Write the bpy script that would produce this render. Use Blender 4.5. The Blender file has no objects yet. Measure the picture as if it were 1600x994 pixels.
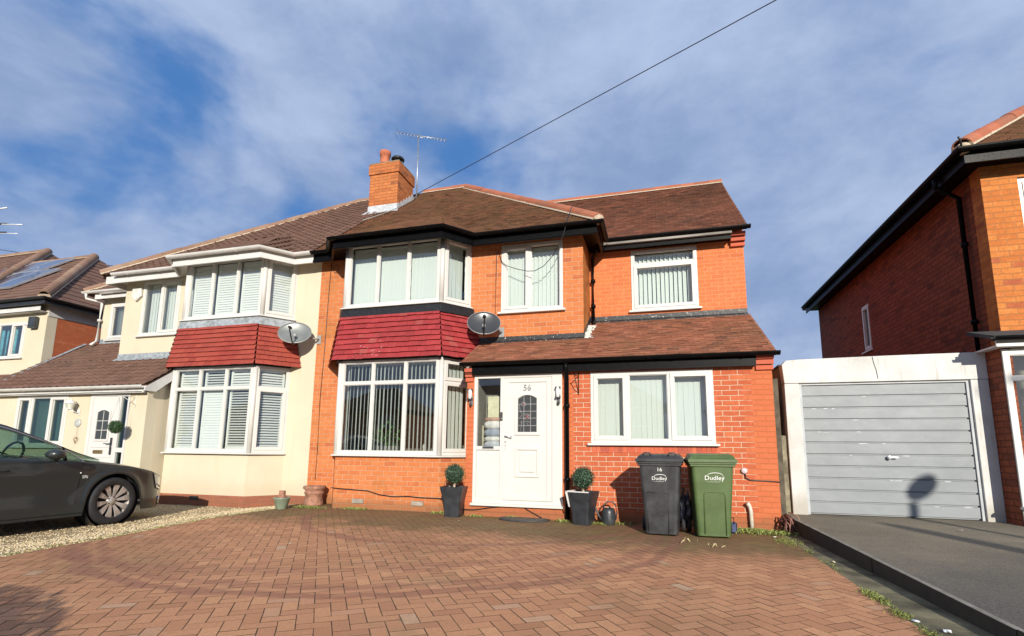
import bpy, bmesh, math, random
from mathutils import Vector, Matrix, noise as mnoise
R_ = random.Random(7)
S = bpy.context.scene
COL = S.collection
V = Vector
# ------------------------------------------------------------------ camera
H = 1.05
pitch, roll, yaw = math.radians(8.71), math.radians(.61), math.radians(15.96)
fwd = V((-math.sin(yaw)*math.cos(pitch), math.cos(yaw)*math.cos(pitch), math.sin(pitch)))
r0 = V((math.cos(yaw), math.sin(yaw), 0)); u0 = r0.cross(fwd)
right = math.cos(roll)*r0 + math.sin(roll)*u0
up = -math.sin(roll)*r0 + math.cos(roll)*u0
cd = bpy.data.cameras.new('camera'); cam = bpy.data.objects.new('camera', cd); COL.objects.link(cam)
m = Matrix((right, up, -fwd)).transposed().to_4x4(); m.translation = V((0, 0, H)); cam.matrix_world = m
cd.sensor_width = 36; cd.sensor_fit = 'HORIZONTAL'; cd.lens = 36*802.4/1600; cd.shift_y = (581-497)/1600
cd.clip_start = .05; cd.clip_end = 3000
S.camera = cam
S.render.resolution_x = 1024; S.render.resolution_y = 636
S.view_settings.view_transform = 'Standard'; S.view_settings.look = 'None'
S.view_settings.exposure = 0.2; S.view_settings.gamma = 1
S.view_settings.use_curve_mapping = False
# ------------------------------------------------------------------ sun and sky
SUN = V((-.383, 1, -.352)).normalized()          # direction the light travels
sl = bpy.data.lights.new('sun', 'SUN'); so = bpy.data.objects.new('sun', sl); COL.objects.link(so)
so.rotation_euler = SUN.to_track_quat('-Z', 'Y').to_euler(); so.location = (3, -10, 12)
sl.energy = 5.0; sl.angle = math.radians(.5); sl.color = (1, .93, .82)
W = bpy.data.worlds.new('World'); S.world = W; W.use_nodes = True

def nd(nt, typ, ins=None, **at):
    n = nt.nodes.new(typ)
    for k, v in at.items(): setattr(n, k, v)
    for k, v in (ins or {}).items():
        s = n.inputs[k]
        if isinstance(v, bpy.types.NodeSocket): nt.links.new(v, s)
        else: s.default_value = v
    return n
def mth(nt, op, a, b=0.0, c=0.0, clamp=False):
    return nd(nt, 'ShaderNodeMath', {0: a, 1: b, 2: c}, operation=op, use_clamp=clamp).outputs[0]
def mix(nt, f, a, b, blend='MIX'):
    return nd(nt, 'ShaderNodeMix', {0: f, 6: a, 7: b}, data_type='RGBA', blend_type=blend).outputs[2]
def ramp(nt, f, stops, interp='LINEAR'):
    r = nd(nt, 'ShaderNodeValToRGB', {0: f}); cr = r.color_ramp; cr.interpolation = interp
    while len(cr.elements) < len(stops): cr.elements.new(.5)
    for e, (p, c) in zip(cr.elements, stops):
        e.position = p; e.color = tuple(c) + ((1,) if len(c) == 3 else ()) if not isinstance(c, (int, float)) else (c, c, c, 1)
    return r.outputs[0]
def noi(nt, vec, sc, det=4.0, rough=.55, dist=0.0):
    return nd(nt, 'ShaderNodeTexNoise', {'Vector': vec, 'Scale': sc, 'Detail': det, 'Roughness': rough, 'Distortion': dist}).outputs[0]
def smooth(nt, v, a, b):
    return nd(nt, 'ShaderNodeMapRange', {0: v, 1: a, 2: b, 3: 0.0, 4: 1.0}, interpolation_type='SMOOTHSTEP').outputs[0]

nt = W.node_tree; nt.nodes.clear()
sky = nd(nt, 'ShaderNodeTexSky', sky_type='NISHITA', sun_disc=False)
sky.sun_elevation = math.asin(-SUN.z); sky.sun_rotation = math.atan2(-SUN.x, -SUN.y)
sky.air_density = 1.0; sky.dust_density = .4; sky.ozone_density = 3.0
tc = nd(nt, 'ShaderNodeTexCoord'); sep = nd(nt, 'ShaderNodeSeparateXYZ', {0: tc.outputs['Generated']})
zz = mth(nt, 'ADD', mth(nt, 'MAXIMUM', sep.outputs[2], 0.0), .16)
px = mth(nt, 'DIVIDE', sep.outputs[0], zz); py = mth(nt, 'DIVIDE', sep.outputs[1], zz)
pv = nd(nt, 'ShaderNodeCombineXYZ', {0: px, 1: py, 2: 3.1}).outputs[0]
map1 = nd(nt, 'ShaderNodeMapping', {'Vector': tc.outputs['Generated'], 'Rotation': (0, 0, .2), 'Scale': (1.0, 1.0, 1.75), 'Location': (9.5, 2.0, 0)}).outputs[0]
n1 = noi(nt, map1, 2.3, 5.0, .52, .25); n3_ = noi(nt, map1, 9.0, 4.0, .55, .3)
cf = mth(nt, 'ADD', mth(nt, 'MULTIPLY', n1, .82), mth(nt, 'MULTIPLY', n3_, .18))
cf = mth(nt, 'ADD', cf, mth(nt, 'MULTIPLY', sep.outputs[0], .07))      # more open sky to the west
cloud = smooth(nt, cf, .32, .50)
thick = smooth(nt, noi(nt, nd(nt, 'ShaderNodeVectorMath', {0: map1, 1: (.6, .3, .2)}, operation='ADD').outputs[0], 4.2, 7.0, .60, .2), .24, .74)
ccol = mix(nt, thick, (3.7, 5.2, 8.5, 1), (7.0, 8.5, 11.7, 1))
skyc = mix(nt, .72, sky.outputs[0], (1.2, 3.7, 9.4, 1))
lowf = smooth(nt, sep.outputs[2], .0, .45)
skyc = mix(nt, lowf, (2.4, 4.2, 7.6, 1), skyc)
allc = mix(nt, mth(nt, 'MULTIPLY', cloud, .95), skyc, ccol)
bg = nd(nt, 'ShaderNodeBackground', {0: allc, 1: .060})
nd(nt, 'ShaderNodeOutputWorld', {0: bg.outputs[0]})

# ------------------------------------------------------------------ materials
MATS = {}
def mat(name, fn):
    if name in MATS: return MATS[name]
    M = bpy.data.materials.new(name); M.use_nodes = True; t = M.node_tree
    b = t.nodes['Principled BSDF']
    fn(t, b); MATS[name] = M; return M
def setb(t, b, **kw):
    names = dict(col='Base Color', rough='Roughness', metal='Metallic', spec='Specular IOR Level', normal='Normal', coat='Coat Weight', emit='Emission Color', es='Emission Strength', alpha='Alpha', sheen='Sheen Weight')
    for k, v in kw.items():
        s = b.inputs[names[k]]
        if isinstance(v, bpy.types.NodeSocket): t.links.new(v, s)
        else: s.default_value = (tuple(v)+(1,) if isinstance(v, (tuple, list)) and len(v) == 3 else v)
def geo(t): return nd(t, 'ShaderNodeNewGeometry')
def opos(t): return nd(t, 'ShaderNodeTexCoord').outputs['Object']
def uvv(t): return nd(t, 'ShaderNodeUVMap', uv_map='UVMap').outputs[0]
def bump(t, h, s=.5, d=.01): return nd(t, 'ShaderNodeBump', {'Height': h, 'Strength': s, 'Distance': d}).outputs[0]
def C(*c): return tuple(c) + (1,)

def simple(name, col, rough=.5, metal=0, var=.12, sc=8, bs=0.0, bsc=60, spec=.5, coat=0.0):
    def f(t, b):
        p = opos(t); n = noi(t, p, sc, 5, .6)
        lo = tuple(x*(1-var*1.6) for x in col); hi = tuple(min(1, x*(1+var)) for x in col)
        c = ramp(t, n, [(.3, lo), (.7, hi)])
        setb(t, b, col=c, rough=rough, metal=metal, spec=spec, coat=coat)
        rn = mth(t, 'ADD', mth(t, 'MULTIPLY', noi(t, p, sc*2.3, 3), .2), rough-.1, clamp=True); setb(t, b, rough=rn)
        if bs: setb(t, b, normal=bump(t, noi(t, p, bsc, 3), bs, .01))
    return mat(name, f)

def brick(name, c1, c2, c3, mortar, bl=.235, rh=.083, ms=.005, contrast=1.0, stain=(.25, .12, .04), stain_amt=.35, region=None, mortar2=None, bmp=.5, seed=0.0, dark=.0):
    def f(t, b):
        uv = uvv(t)
        wob = nd(t, 'ShaderNodeVectorMath', {0: nd(t, 'ShaderNodeTexNoise', {'Vector': uv, 'Scale': 6.0, 'Detail': 3.0}).outputs[1], 1: (-.5, -.5, -.5)}, operation='ADD').outputs[0]
        wob = nd(t, 'ShaderNodeVectorMath', {0: wob, 'Scale': .012}, operation='SCALE').outputs[0]
        uw = nd(t, 'ShaderNodeVectorMath', {0: uv, 1: wob}, operation='ADD').outputs[0]
        br = nd(t, 'ShaderNodeTexBrick', {'Vector': uw, 'Color1': C(0, 0, 0), 'Color2': C(1, 1, 1), 'Mortar': C(.5, .5, .5), 'Scale': 1.0, 'Mortar Size': ms, 'Mortar Smooth': .25, 'Bias': 0.0, 'Brick Width': bl, 'Row Height': rh}, offset=.5)
        id_ = nd(t, 'ShaderNodeSeparateColor', {0: br.outputs[0]}).outputs[0]
        bc = ramp(t, id_, [(0, c1), (.35, c2), (.62, c1), (.85, c2), (1.0, c3)])
        n1 = noi(t, uv, 1.3, 5, .6); n2 = noi(t, uv, 28, 4, .7); n3 = noi(t, uv, 9, 4, .65)
        bc = mix(t, mth(t, 'MULTIPLY', smooth(t, n2, .42, .75), .45), bc, C(*[x*.55 for x in c2]))
        bc = mix(t, mth(t, 'MULTIPLY', smooth(t, n3, .48, .75), .45), bc, C(*[min(1, x*1.35+.02) for x in c1]))
        mc = C(*mortar)
        if region is not None:     # re-pointed area of the wall: toothed edges between two u positions
            su = nd(t, 'ShaderNodeSeparateXYZ', {0: uv})
            row = mth(t, 'FLOOR', mth(t, 'DIVIDE', su.outputs[1], rh))
            odd = mth(t, 'MULTIPLY', mth(t, 'MODULO', row, 2.0), .112)
            a = mth(t, 'GREATER_THAN', su.outputs[0], mth(t, 'SUBTRACT', region[0], mth(t, 'MULTIPLY', odd, .0)))
            c = mth(t, 'LESS_THAN', su.outputs[0], mth(t, 'ADD', region[1], odd))
            z = mth(t, 'GREATER_THAN', su.outputs[1], region[2])
            msk = mth(t, 'MULTIPLY', mth(t, 'MULTIPLY', a, c), z)
            mc = mix(t, msk, C(*mortar), C(*mortar2))
            smo = mth(t, 'SUBTRACT', 1.0, msk)
            bc = mix(t, mth(t, 'MULTIPLY', smo, .55), bc, C(.56, .165, .066))
        mk = mth(t, 'MULTIPLY', br.outputs[1], contrast)
        col = mix(t, mk, bc, mc)
        st = mth(t, 'MULTIPLY', smooth(t, n1, .5, .78), stain_amt)
        col = mix(t, st, col, C(*stain))
        # grime rising from the ground
        gz = nd(t, 'ShaderNodeSeparateXYZ', {0: uv}).outputs[1]
        g = mth(t, 'MULTIPLY', mth(t, 'SUBTRACT', 1.0, smooth(t, mth(t, 'ADD', gz, mth(t, 'MULTIPLY', n3, -.22)), -.05, .12)), .55)
        col = mix(t, g, col, C(.16, .10, .05))
        if dark: col = mix(t, dark, col, C(.10, .02, .012))
        hgt = mth(t, 'ADD', mth(t, 'MULTIPLY', br.outputs[1], -1.0), mth(t, 'MULTIPLY', n2, .5))
        setb(t, b, col=col, rough=.88, spec=.25, normal=bump(t, hgt, min(1.0, bmp*1.3), .009))
    return mat(name, f)

BO = brick('brick_old_orange', (.58, .190, .066), (.50, .155, .052), (.42, .12, .05), (.62, .34, .20), bl=.235, rh=.0835, ms=.007, contrast=.85, stain=(.34, .15, .035), stain_amt=.5, bmp=.8)
BOW = brick('brick_weathered', (.56, .20, .045), (.40, .13, .03), (.24, .09, .035), (.30, .14, .05), ms=.006, contrast=.75, stain=(.23, .15, .05), stain_amt=.6, bmp=.9)
BP = brick('brick_pink_orange', (.59, .178, .064), (.54, .156, .056), (.48, .130, .05), (.68, .34, .19), bl=.225, rh=.075, ms=.0055, contrast=.6, stain=(.66, .21, .06), stain_amt=.4, bmp=.45)
BR = brick('brick_red_pointed', (.50, .125, .052), (.44, .100, .043), (.54, .15, .06), (.50, .15, .06), bl=.225, rh=.075, ms=.0055, contrast=.95, stain=(.55, .14, .05), stain_amt=.25, region=(-1.29, 1.19, .19), mortar2=(.66, .49, .34), bmp=.7)
BN = brick('brick_neighbour', (.56, .20, .05), (.46, .14, .035), (.36, .09, .045), (.36, .17, .07), ms=.006, contrast=.7, stain=(.55, .22, .06), stain_amt=.3, bmp=.9)
BND = brick('brick_neighbour_shade', (.28, .075, .033), (.21, .055, .027), (.13, .038, .024), (.07, .027, .016), ms=.007, contrast=.7, stain=(.26, .07, .03), stain_amt=.4, bmp=.9)  # neighbour's brick darkened: shade of the side wall is put into the colour
BPL = brick('brick_plinth', (.45, .12, .07), (.36, .09, .06), (.50, .17, .09), (.45, .25, .17), ms=.006, contrast=.7, stain=(.30, .14, .08), stain_amt=.4, bmp=.7)
def render_f(t, b):
    p = opos(t); n = noi(t, p, 1.1, 5, .6); n2 = noi(t, p, 70, 3)
    c = ramp(t, n, [(.3, (.55, .485, .355)), (.7, (.61, .55, .415))])
    sz = nd(t, 'ShaderNodeSeparateXYZ', {0: p}).outputs[2]
    g = mth(t, 'MULTIPLY', mth(t, 'SUBTRACT', 1.0, smooth(t, mth(t, 'SUBTRACT', sz, mth(t, 'MULTIPLY', noi(t, p, 4, 4), .35)), .0, .35)), .35)
    c = mix(t, g, c, C(.45, .36, .24))
    drip = noi(t, nd(t, 'ShaderNodeMapping', {'Vector': p, 'Scale': (9, 9, .7)}).outputs[0], 1.0, 4)
    c = mix(t, mth(t, 'MULTIPLY', smooth(t, drip, .52, .75), .38), c, C(.58, .46, .30))
    setb(t, b, col=c, rough=.85, spec=.2, normal=bump(t, n2, .25, .004))
CREAM = mat('cream_render', render_f)
PVC = simple('white_pvc', (.60, .59, .555), .32, var=.03, sc=3)
PVCD = simple('white_gutter_plastic', (.60, .59, .56), .35, var=.07, sc=4)
BLK = simple('black_gloss_paint', (.004, .004, .0042), .38, var=.3, sc=14, spec=.10)
BLKP = simple('black_plastic', (.020, .021, .023), .42, var=.25, sc=9)
LEAD = simple('lead_flashing', (.30, .33, .35), .55, var=.3, sc=12, bs=.3, bsc=30)
def blackflash(t, b):
    p = opos(t); n = smooth(t, noi(t, p, 24, 5, .7, .6), .60, .66)
    c = mix(t, n, C(.022, .023, .024), C(.55, .54, .50))
    setb(t, b, col=c, rough=.5, normal=bump(t, noi(t, p, 30, 3), .4, .01))
BFL = mat('painted_flashing', blackflash)
BFS = simple('bitumen_paint', (.012, .012, .013), .45, var=.4, sc=20, bs=.3, bsc=40)
MORT = simple('mortar', (.52, .42, .30), .9, var=.3, sc=30, bs=.5, bsc=60)
MORTW = simple('white_mortar_patch', (.70, .67, .60), .9, var=.35, sc=40, bs=.8, bsc=50)
CONC = simple('concrete', (.20, .19, .165), .9, var=.35, sc=5, bs=.4, bsc=80)
KERB = simple('kerb_concrete', (.25, .235, .20), .9, var=.35, sc=9, bs=.5, bsc=60)
def wp_f(t, b):
    p = opos(t); c = ramp(t, noi(t, p, 2.2, 6, .65), [(.3, (.50, .495, .46)), (.65, (.63, .63, .61))])
    d = noi(t, nd(t, 'ShaderNodeMapping', {'Vector': p, 'Scale': (14, 14, 1.1)}).outputs[0], 1.0, 5, .65)
    c = mix(t, mth(t, 'MULTIPLY', smooth(t, d, .56, .74), .45), c, C(.33, .29, .22))
    ck = nd(t, 'ShaderNodeTexVoronoi', {'Vector': nd(t, 'ShaderNodeVectorMath', {0: p, 1: nd(t, 'ShaderNodeTexNoise', {'Vector': p, 'Scale': 5.0}).outputs[1]}, operation='ADD').outputs[0], 'Scale': 1.3}, feature='DISTANCE_TO_EDGE').outputs[0]
    c = mix(t, mth(t, 'MULTIPLY', mth(t, 'SUBTRACT', 1.0, smooth(t, ck, .0, .006)), mth(t, 'MULTIPLY', smooth(t, noi(t, p, .9, 3), .52, .62), .5)), c, C(.22, .20, .17))
    sz = nd(t, 'ShaderNodeSeparateXYZ', {0: p}).outputs[2]
    c = mix(t, mth(t, 'MULTIPLY', mth(t, 'SUBTRACT', 1.0, smooth(t, mth(t, 'SUBTRACT', sz, mth(t, 'MULTIPLY', d, .35)), .1, .40)), .5), c, C(.30, .27, .20))
    setb(t, b, col=c, rough=.8, spec=.2, normal=bump(t, noi(t, p, 30, 5, .7), .5, .008))
WPAINT = mat('white_masonry_paint', wp_f)
SKINW = mat('blind_fabric', lambda t, b: (t.links.new(nd(t, 'ShaderNodeMixShader', {0: .25, 1: nd(t, 'ShaderNodeBsdfDiffuse', {0: C(.80, .83, .79)}).outputs[0], 2: nd(t, 'ShaderNodeBsdfTranslucent', {0: C(.80, .82, .78)}).outputs[0]}).outputs[0], [n for n in t.nodes if n.type == 'OUTPUT_MATERIAL'][0].inputs[0])))
SHUT = simple('shutter_paint', (.72, .72, .70), .45, var=.02, sc=5)
DARK = simple('dark_room', (.05, .048, .045), .9, var=.3, sc=2)
TERR = simple('terracotta', (.50, .15, .075), .75, var=.2, sc=10, bs=.2, bsc=50)
TERRP = simple('old_pot_clay', (.34, .17, .11), .8, var=.3, sc=12, bs=.3, bsc=50)
METAL = simple('galvanised_metal', (.45, .46, .47), .4, metal=.8, var=.2, sc=12)
CHROME = simple('chrome', (.75, .75, .75), .12, metal=1, var=.05, sc=12)
DGREY = simple('dark_grey_metal', (.055, .062, .068), .38, metal=.3, var=.25, sc=7)
LGREY = simple('light_grey_metal', (.30, .32, .31), .45, metal=.1, var=.2, sc=7)
RUB = simple('tyre_rubber', (.018, .018, .019), .75, var=.3, sc=20, bs=.3, bsc=60)
ALLOY = simple('alloy', (.50, .46, .42), .38, metal=.45, var=.08, sc=12)
def glass_f(tint, refl=1.0, ior=1.5):
    def f(t, b):
        t.nodes.remove(b); out = [n for n in t.nodes if n.type == 'OUTPUT_MATERIAL'][0]
        wv = noi(t, opos(t), 1.7, 2)
        bn = bump(t, wv, .04, .02)
        tr = nd(t, 'ShaderNodeBsdfTransparent', {0: C(*tint)}); gl = nd(t, 'ShaderNodeBsdfGlossy', {0: C(1, 1, 1), 1: .015, 'Normal': bn})
        g_ = geo(t); dt = nd(t, 'ShaderNodeVectorMath', {0: g_.outputs['Incoming'], 1: g_.outputs['Normal']}, operation='DOT_PRODUCT').outputs[1]
        om = mth(t, 'SUBTRACT', 1.0, mth(t, 'ABSOLUTE', dt), clamp=True)
        fr = mth(t, 'ADD', mth(t, 'MULTIPLY', mth(t, 'POWER', om, 4.5), .9), .045)
        fac = mth(t, 'MULTIPLY', fr, refl, clamp=True)
        mx = nd(t, 'ShaderNodeMixShader', {0: fac, 1: tr.outputs[0], 2: gl.outputs[0]})
        t.links.new(mx.outputs[0], out.inputs[0])
    return f
GLASS = mat('window_glass', glass_f((.95, .975, .965), 1.5))
GLASSD = mat('tinted_glass', glass_f((.62, .74, .70), 1.3))
CARGL = mat('car_glass', glass_f((.50, .66, .58), 1.4))
def obsc_f(t, b):
    n = nd(t, 'ShaderNodeTexVoronoi', {'Vector': opos(t), 'Scale': 60.0}).outputs[0]
    setb(t, b, col=(.05, .055, .055), rough=.15, normal=bump(t, n, .2, .01))
OBSC = mat('patterned_glass', obsc_f)

def tile_f(stops, moss=(.12, .11, .06), mossamt=.45, lich=.25, rough=.85, mosssc=1.2):
    def f(t, b):
        g = geo(t); p = opos(t)
        c = ramp(t, g.outputs['Random Per Island'], stops)
        n1 = noi(t, p, mosssc, 5, .65); n2 = noi(t, p, 35, 4, .7); n3 = noi(t, p, 7, 5, .7)
        c = mix(t, mth(t, 'MULTIPLY', smooth(t, n1, .42, .72), mossamt), c, C(*moss))
        c = mix(t, mth(t, 'MULTIPLY', smooth(t, n2, .5, .8), .3), c, C(*[x*.5 for x in stops[0][1]]))
        c = mix(t, mth(t, 'MULTIPLY', smooth(t, n3, .66, .74), lich), c, C(.42, .36, .22))
        setb(t, b, col=c, rough=rough, spec=.2, normal=bump(t, n2, .5, .004))
    return f
TM = mat('roof_tile_brown', tile_f([(0, (.115, .055, .034)), (.3, (.21, .105, .065)), (.6, (.15, .08, .048)), (.85, (.25, .115, .065)), (1, (.09, .055, .038))], moss=(.13, .092, .045), mossamt=.6, lich=.3))
TE = mat('roof_tile_red_brown', tile_f([(0, (.14, .060, .038)), (.3, (.22, .092, .060)), (.6, (.17, .075, .050)), (.85, (.27, .115, .072)), (1, (.10, .055, .042))], moss=(.085, .055, .04), mossamt=.6, lich=.12, mosssc=.9))
TP = mat('porch_tile_orange_brown', tile_f([(0, (.20, .080, .048)), (.3, (.32, .13, .078)), (.6, (.25, .10, .060)), (.85, (.38, .165, .10)), (1, (.14, .068, .048))], moss=(.15, .10, .05), mossamt=.4, lich=.15, mosssc=1.5))
TW = mat('concrete_tile_brown', tile_f([(0, (.125, .072, .052)), (.5, (.185, .103, .075)), (1, (.15, .085, .060))], moss=(.12, .08, .055), mossamt=.45, lich=.12))
TS = mat('painted_red_tile', tile_f([(0, (.30, .037, .040)), (.5, (.36, .048, .050)), (.9, (.28, .034, .037)), (1, (.35, .08, .07))], moss=(.20, .035, .035), mossamt=.5, lich=.0, mosssc=3.0, rough=.5))
TS2 = mat('red_clay_tile', tile_f([(0, (.27, .045, .034)), (.5, (.32, .060, .042)), (1, (.24, .040, .032))], moss=(.34, .09, .055), mossamt=.5, lich=.0, rough=.6))
TF = mat('far_tile_brown', tile_f([(0, (.13, .075, .055)), (.5, (.19, .105, .075)), (1, (.15, .085, .062))], moss=(.22, .155, .105), mossamt=.35, lich=.3))
RT = mat('ridge_tile_terracotta', tile_f([(0, (.34, .11, .06)), (.5, (.42, .145, .08)), (1, (.28, .095, .055))], moss=(.22, .13, .08), mossamt=.5, lich=.15))
RTB = mat('ridge_tile_brown', tile_f([(0, (.22, .13, .085)), (.5, (.27, .16, .11)), (1, (.20, .115, .08))], moss=(.42, .32, .22), mossamt=.4, lich=.3))
SOLD = mat('soldier_brick', tile_f([(0, (.46, .09, .05)), (.5, (.56, .15, .08)), (1, (.36, .085, .06))], moss=(.5, .14, .07), mossamt=.2, lich=.0))

def paver_f(t, b):
    g = geo(t); p = opos(t); s = nd(t, 'ShaderNodeSeparateXYZ', {0: p}); X, Y = s.outputs[0], s.outputs[1]
    c = ramp(t, g.outputs['Random Per Island'], [(0, (.45, .212, .106)), (.2, (.60, .297, .152)), (.45, (.52, .248, .124)), (.7, (.65, .335, .170)), (.9, (.46, .215, .112)), (.97, (.58, .28, .15)), (1, (.57, .38, .24))])
    n2 = noi(t, p, 55, 5, .75); n1 = noi(t, p, .9, 5, .65); n3 = noi(t, p, 6, 5, .7)
    c = mix(t, mth(t, 'MULTIPLY', smooth(t, n2, .42, .70), .55), c, C(.31, .15, .08))
    c = mix(t, mth(t, 'MULTIPLY', smooth(t, n3, .50, .75), .35), c, C(.38, .20, .10))
    c = mix(t, mth(t, 'MULTIPLY', smooth(t, n1, .52, .70), .30), c, C(.40, .29, .15))
    # dirt and moss by the house: an uneven edge across the drive
    edge = mth(t, 'ADD', mth(t, 'ADD', Y, mth(t, 'MULTIPLY', X, .10)), mth(t, 'MULTIPLY', mth(t, 'SUBTRACT', noi(t, p, .8, 5, .7), .5), 2.8))
    dirt = smooth(t, edge, 5.6, 6.5)
    dc = ramp(t, noi(t, p, 2.2, 6, .75), [(.3, (.16, .088, .045)), (.5, (.18, .115, .052)), (.60, (.19, .145, .055)), (.72, (.14, .12, .04))])
    c = mix(t, mth(t, 'MULTIPLY', dirt, .93), c, dc)
    ob = noi(t, p, 3.3, 3, .5); c = mix(t, mth(t, 'MULTIPLY', smooth(t, ob, .66, .74), .5), c, C(.16, .085, .055))
    bl = smooth(t, noi(t, p, .45, 5, .65), .46, .62); c = mix(t, mth(t, 'MULTIPLY', bl, .42), c, C(.27, .15, .075))
    # tyre tracks, two arcs
    def arc(cx, cy, r, w, a):
        dx = mth(t, 'SUBTRACT', X, cx); dy = mth(t, 'SUBTRACT', Y, cy)
        d = mth(t, 'SQRT', mth(t, 'ADD', mth(t, 'MULTIPLY', dx, dx), mth(t, 'MULTIPLY', dy, dy)))
        d = mth(t, 'ADD', d, mth(t, 'MULTIPLY', mth(t, 'SUBTRACT', noi(t, p, 1.6, 3), .5), .35))
        k = mth(t, 'ABSOLUTE', mth(t, 'SUBTRACT', d, r))
        return mth(t, 'MULTIPLY', mth(t, 'SUBTRACT', 1.0, smooth(t, k, w*.4, w)), a)
    for A in ((-2.9, 8.1, 2.6, .10, .55), (-3.5, 6.9, 3.68, .11, .6), (-3.5, 6.9, 3.45, .09, .4), (-4.6, 8.3, 4.6, .14, .35)):
        c = mix(t, arc(*A), c, C(.28, .12, .08))
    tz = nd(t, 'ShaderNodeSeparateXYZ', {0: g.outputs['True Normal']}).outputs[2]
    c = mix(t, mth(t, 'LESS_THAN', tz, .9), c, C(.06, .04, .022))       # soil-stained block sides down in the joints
    setb(t, b, col=c, rough=.85, spec=.25, normal=bump(t, n2, .6, .004))
PAVE = mat('paving_blocks', paver_f)
def sand_f(t, b):
    p = opos(t); n = noi(t, p, 1.4, 5, .7)
    c = ramp(t, n, [(.35, (.060, .036, .020)), (.55, (.075, .052, .025)), (.7, (.085, .095, .030))])
    setb(t, b, col=c, rough=.95, normal=bump(t, noi(t, p, 90, 3), .6, .01))
SAND = mat('mossy_joint_sand', sand_f)
def asph_f(t, b):
    p = opos(t); n = noi(t, p, .7, 5, .65); n2 = noi(t, p, 75, 4, .8)
    c = ramp(t, n, [(.3, (.13, .112, .086)), (.5, (.20, .17, .12)), (.7, (.29, .24, .165))])
    yy = nd(t, 'ShaderNodeSeparateXYZ', {0: p}).outputs[1]      # darker towards the road: shade painted into the tarmac colour
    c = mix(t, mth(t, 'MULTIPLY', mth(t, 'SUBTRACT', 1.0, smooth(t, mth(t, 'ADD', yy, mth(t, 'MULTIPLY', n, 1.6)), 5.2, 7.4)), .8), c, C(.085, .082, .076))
    c = mix(t, mth(t, 'MULTIPLY', smooth(t, n2, .53, .62), .55), c, C(.33, .29, .22)); c = mix(t, mth(t, 'MULTIPLY', smooth(t, noi(t, p, 60, 3, .8), .53, .62), .55), c, C(.045, .040, .032))
    setb(t, b, col=c, rough=.9, spec=.3, normal=bump(t, n2, .8, .006))
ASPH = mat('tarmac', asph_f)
def gravel_f(t, b):
    g = geo(t); p = opos(t)
    c = ramp(t, g.outputs['Random Per Island'], [(0, (.50, .38, .20)), (.3, (.68, .55, .33)), (.6, (.58, .43, .22)), (.8, (.76, .66, .46)), (1, (.40, .32, .20))])
    setb(t, b, col=c, rough=.85, normal=bump(t, noi(t, p, 60, 3), .4, .005))
GRAV = mat('golden_gravel', gravel_f)
def gbed_f(t, b):
    p = opos(t); v = nd(t, 'ShaderNodeTexVoronoi', {'Vector': p, 'Scale': 55.0})
    c = mix(t, smooth(t, v.outputs[0], .2, .6), C(.60, .47, .27), C(.26, .19, .10))
    setb(t, b, col=c, rough=.95, normal=bump(t, mth(t, 'SUBTRACT', 1.0, v.outputs[0]), .9, .015))
GBED = mat('gravel_bed', gbed_f)
LEAFG = simple('weed_leaf', (.17, .24, .05), .6, var=.4, sc=20)
def leafm(name, a, b_):
    def f(t, b):
        g = geo(t); c = ramp(t, g.outputs['Random Per Island'], [(0, a), (.6, b_), (1, tuple(x*1.7 for x in b_))])
        setb(t, b, col=c, rough=.5, spec=.4)
    return mat(name, f)
BOX1 = leafm('topiary_leaf', (.018, .045, .022), (.045, .095, .050)); BOX2 = leafm('hanging_ball_leaf', (.015, .045, .012), (.035, .085, .025))
PLANT = leafm('houseplant_leaf', (.03, .10, .02), (.08, .20, .05)); WEED = leafm('weed_blades', (.12, .14, .035), (.22, .25, .07))
DEAD = leafm('withered_leaf', (.10, .03, .03), (.26, .13, .09))

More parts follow.
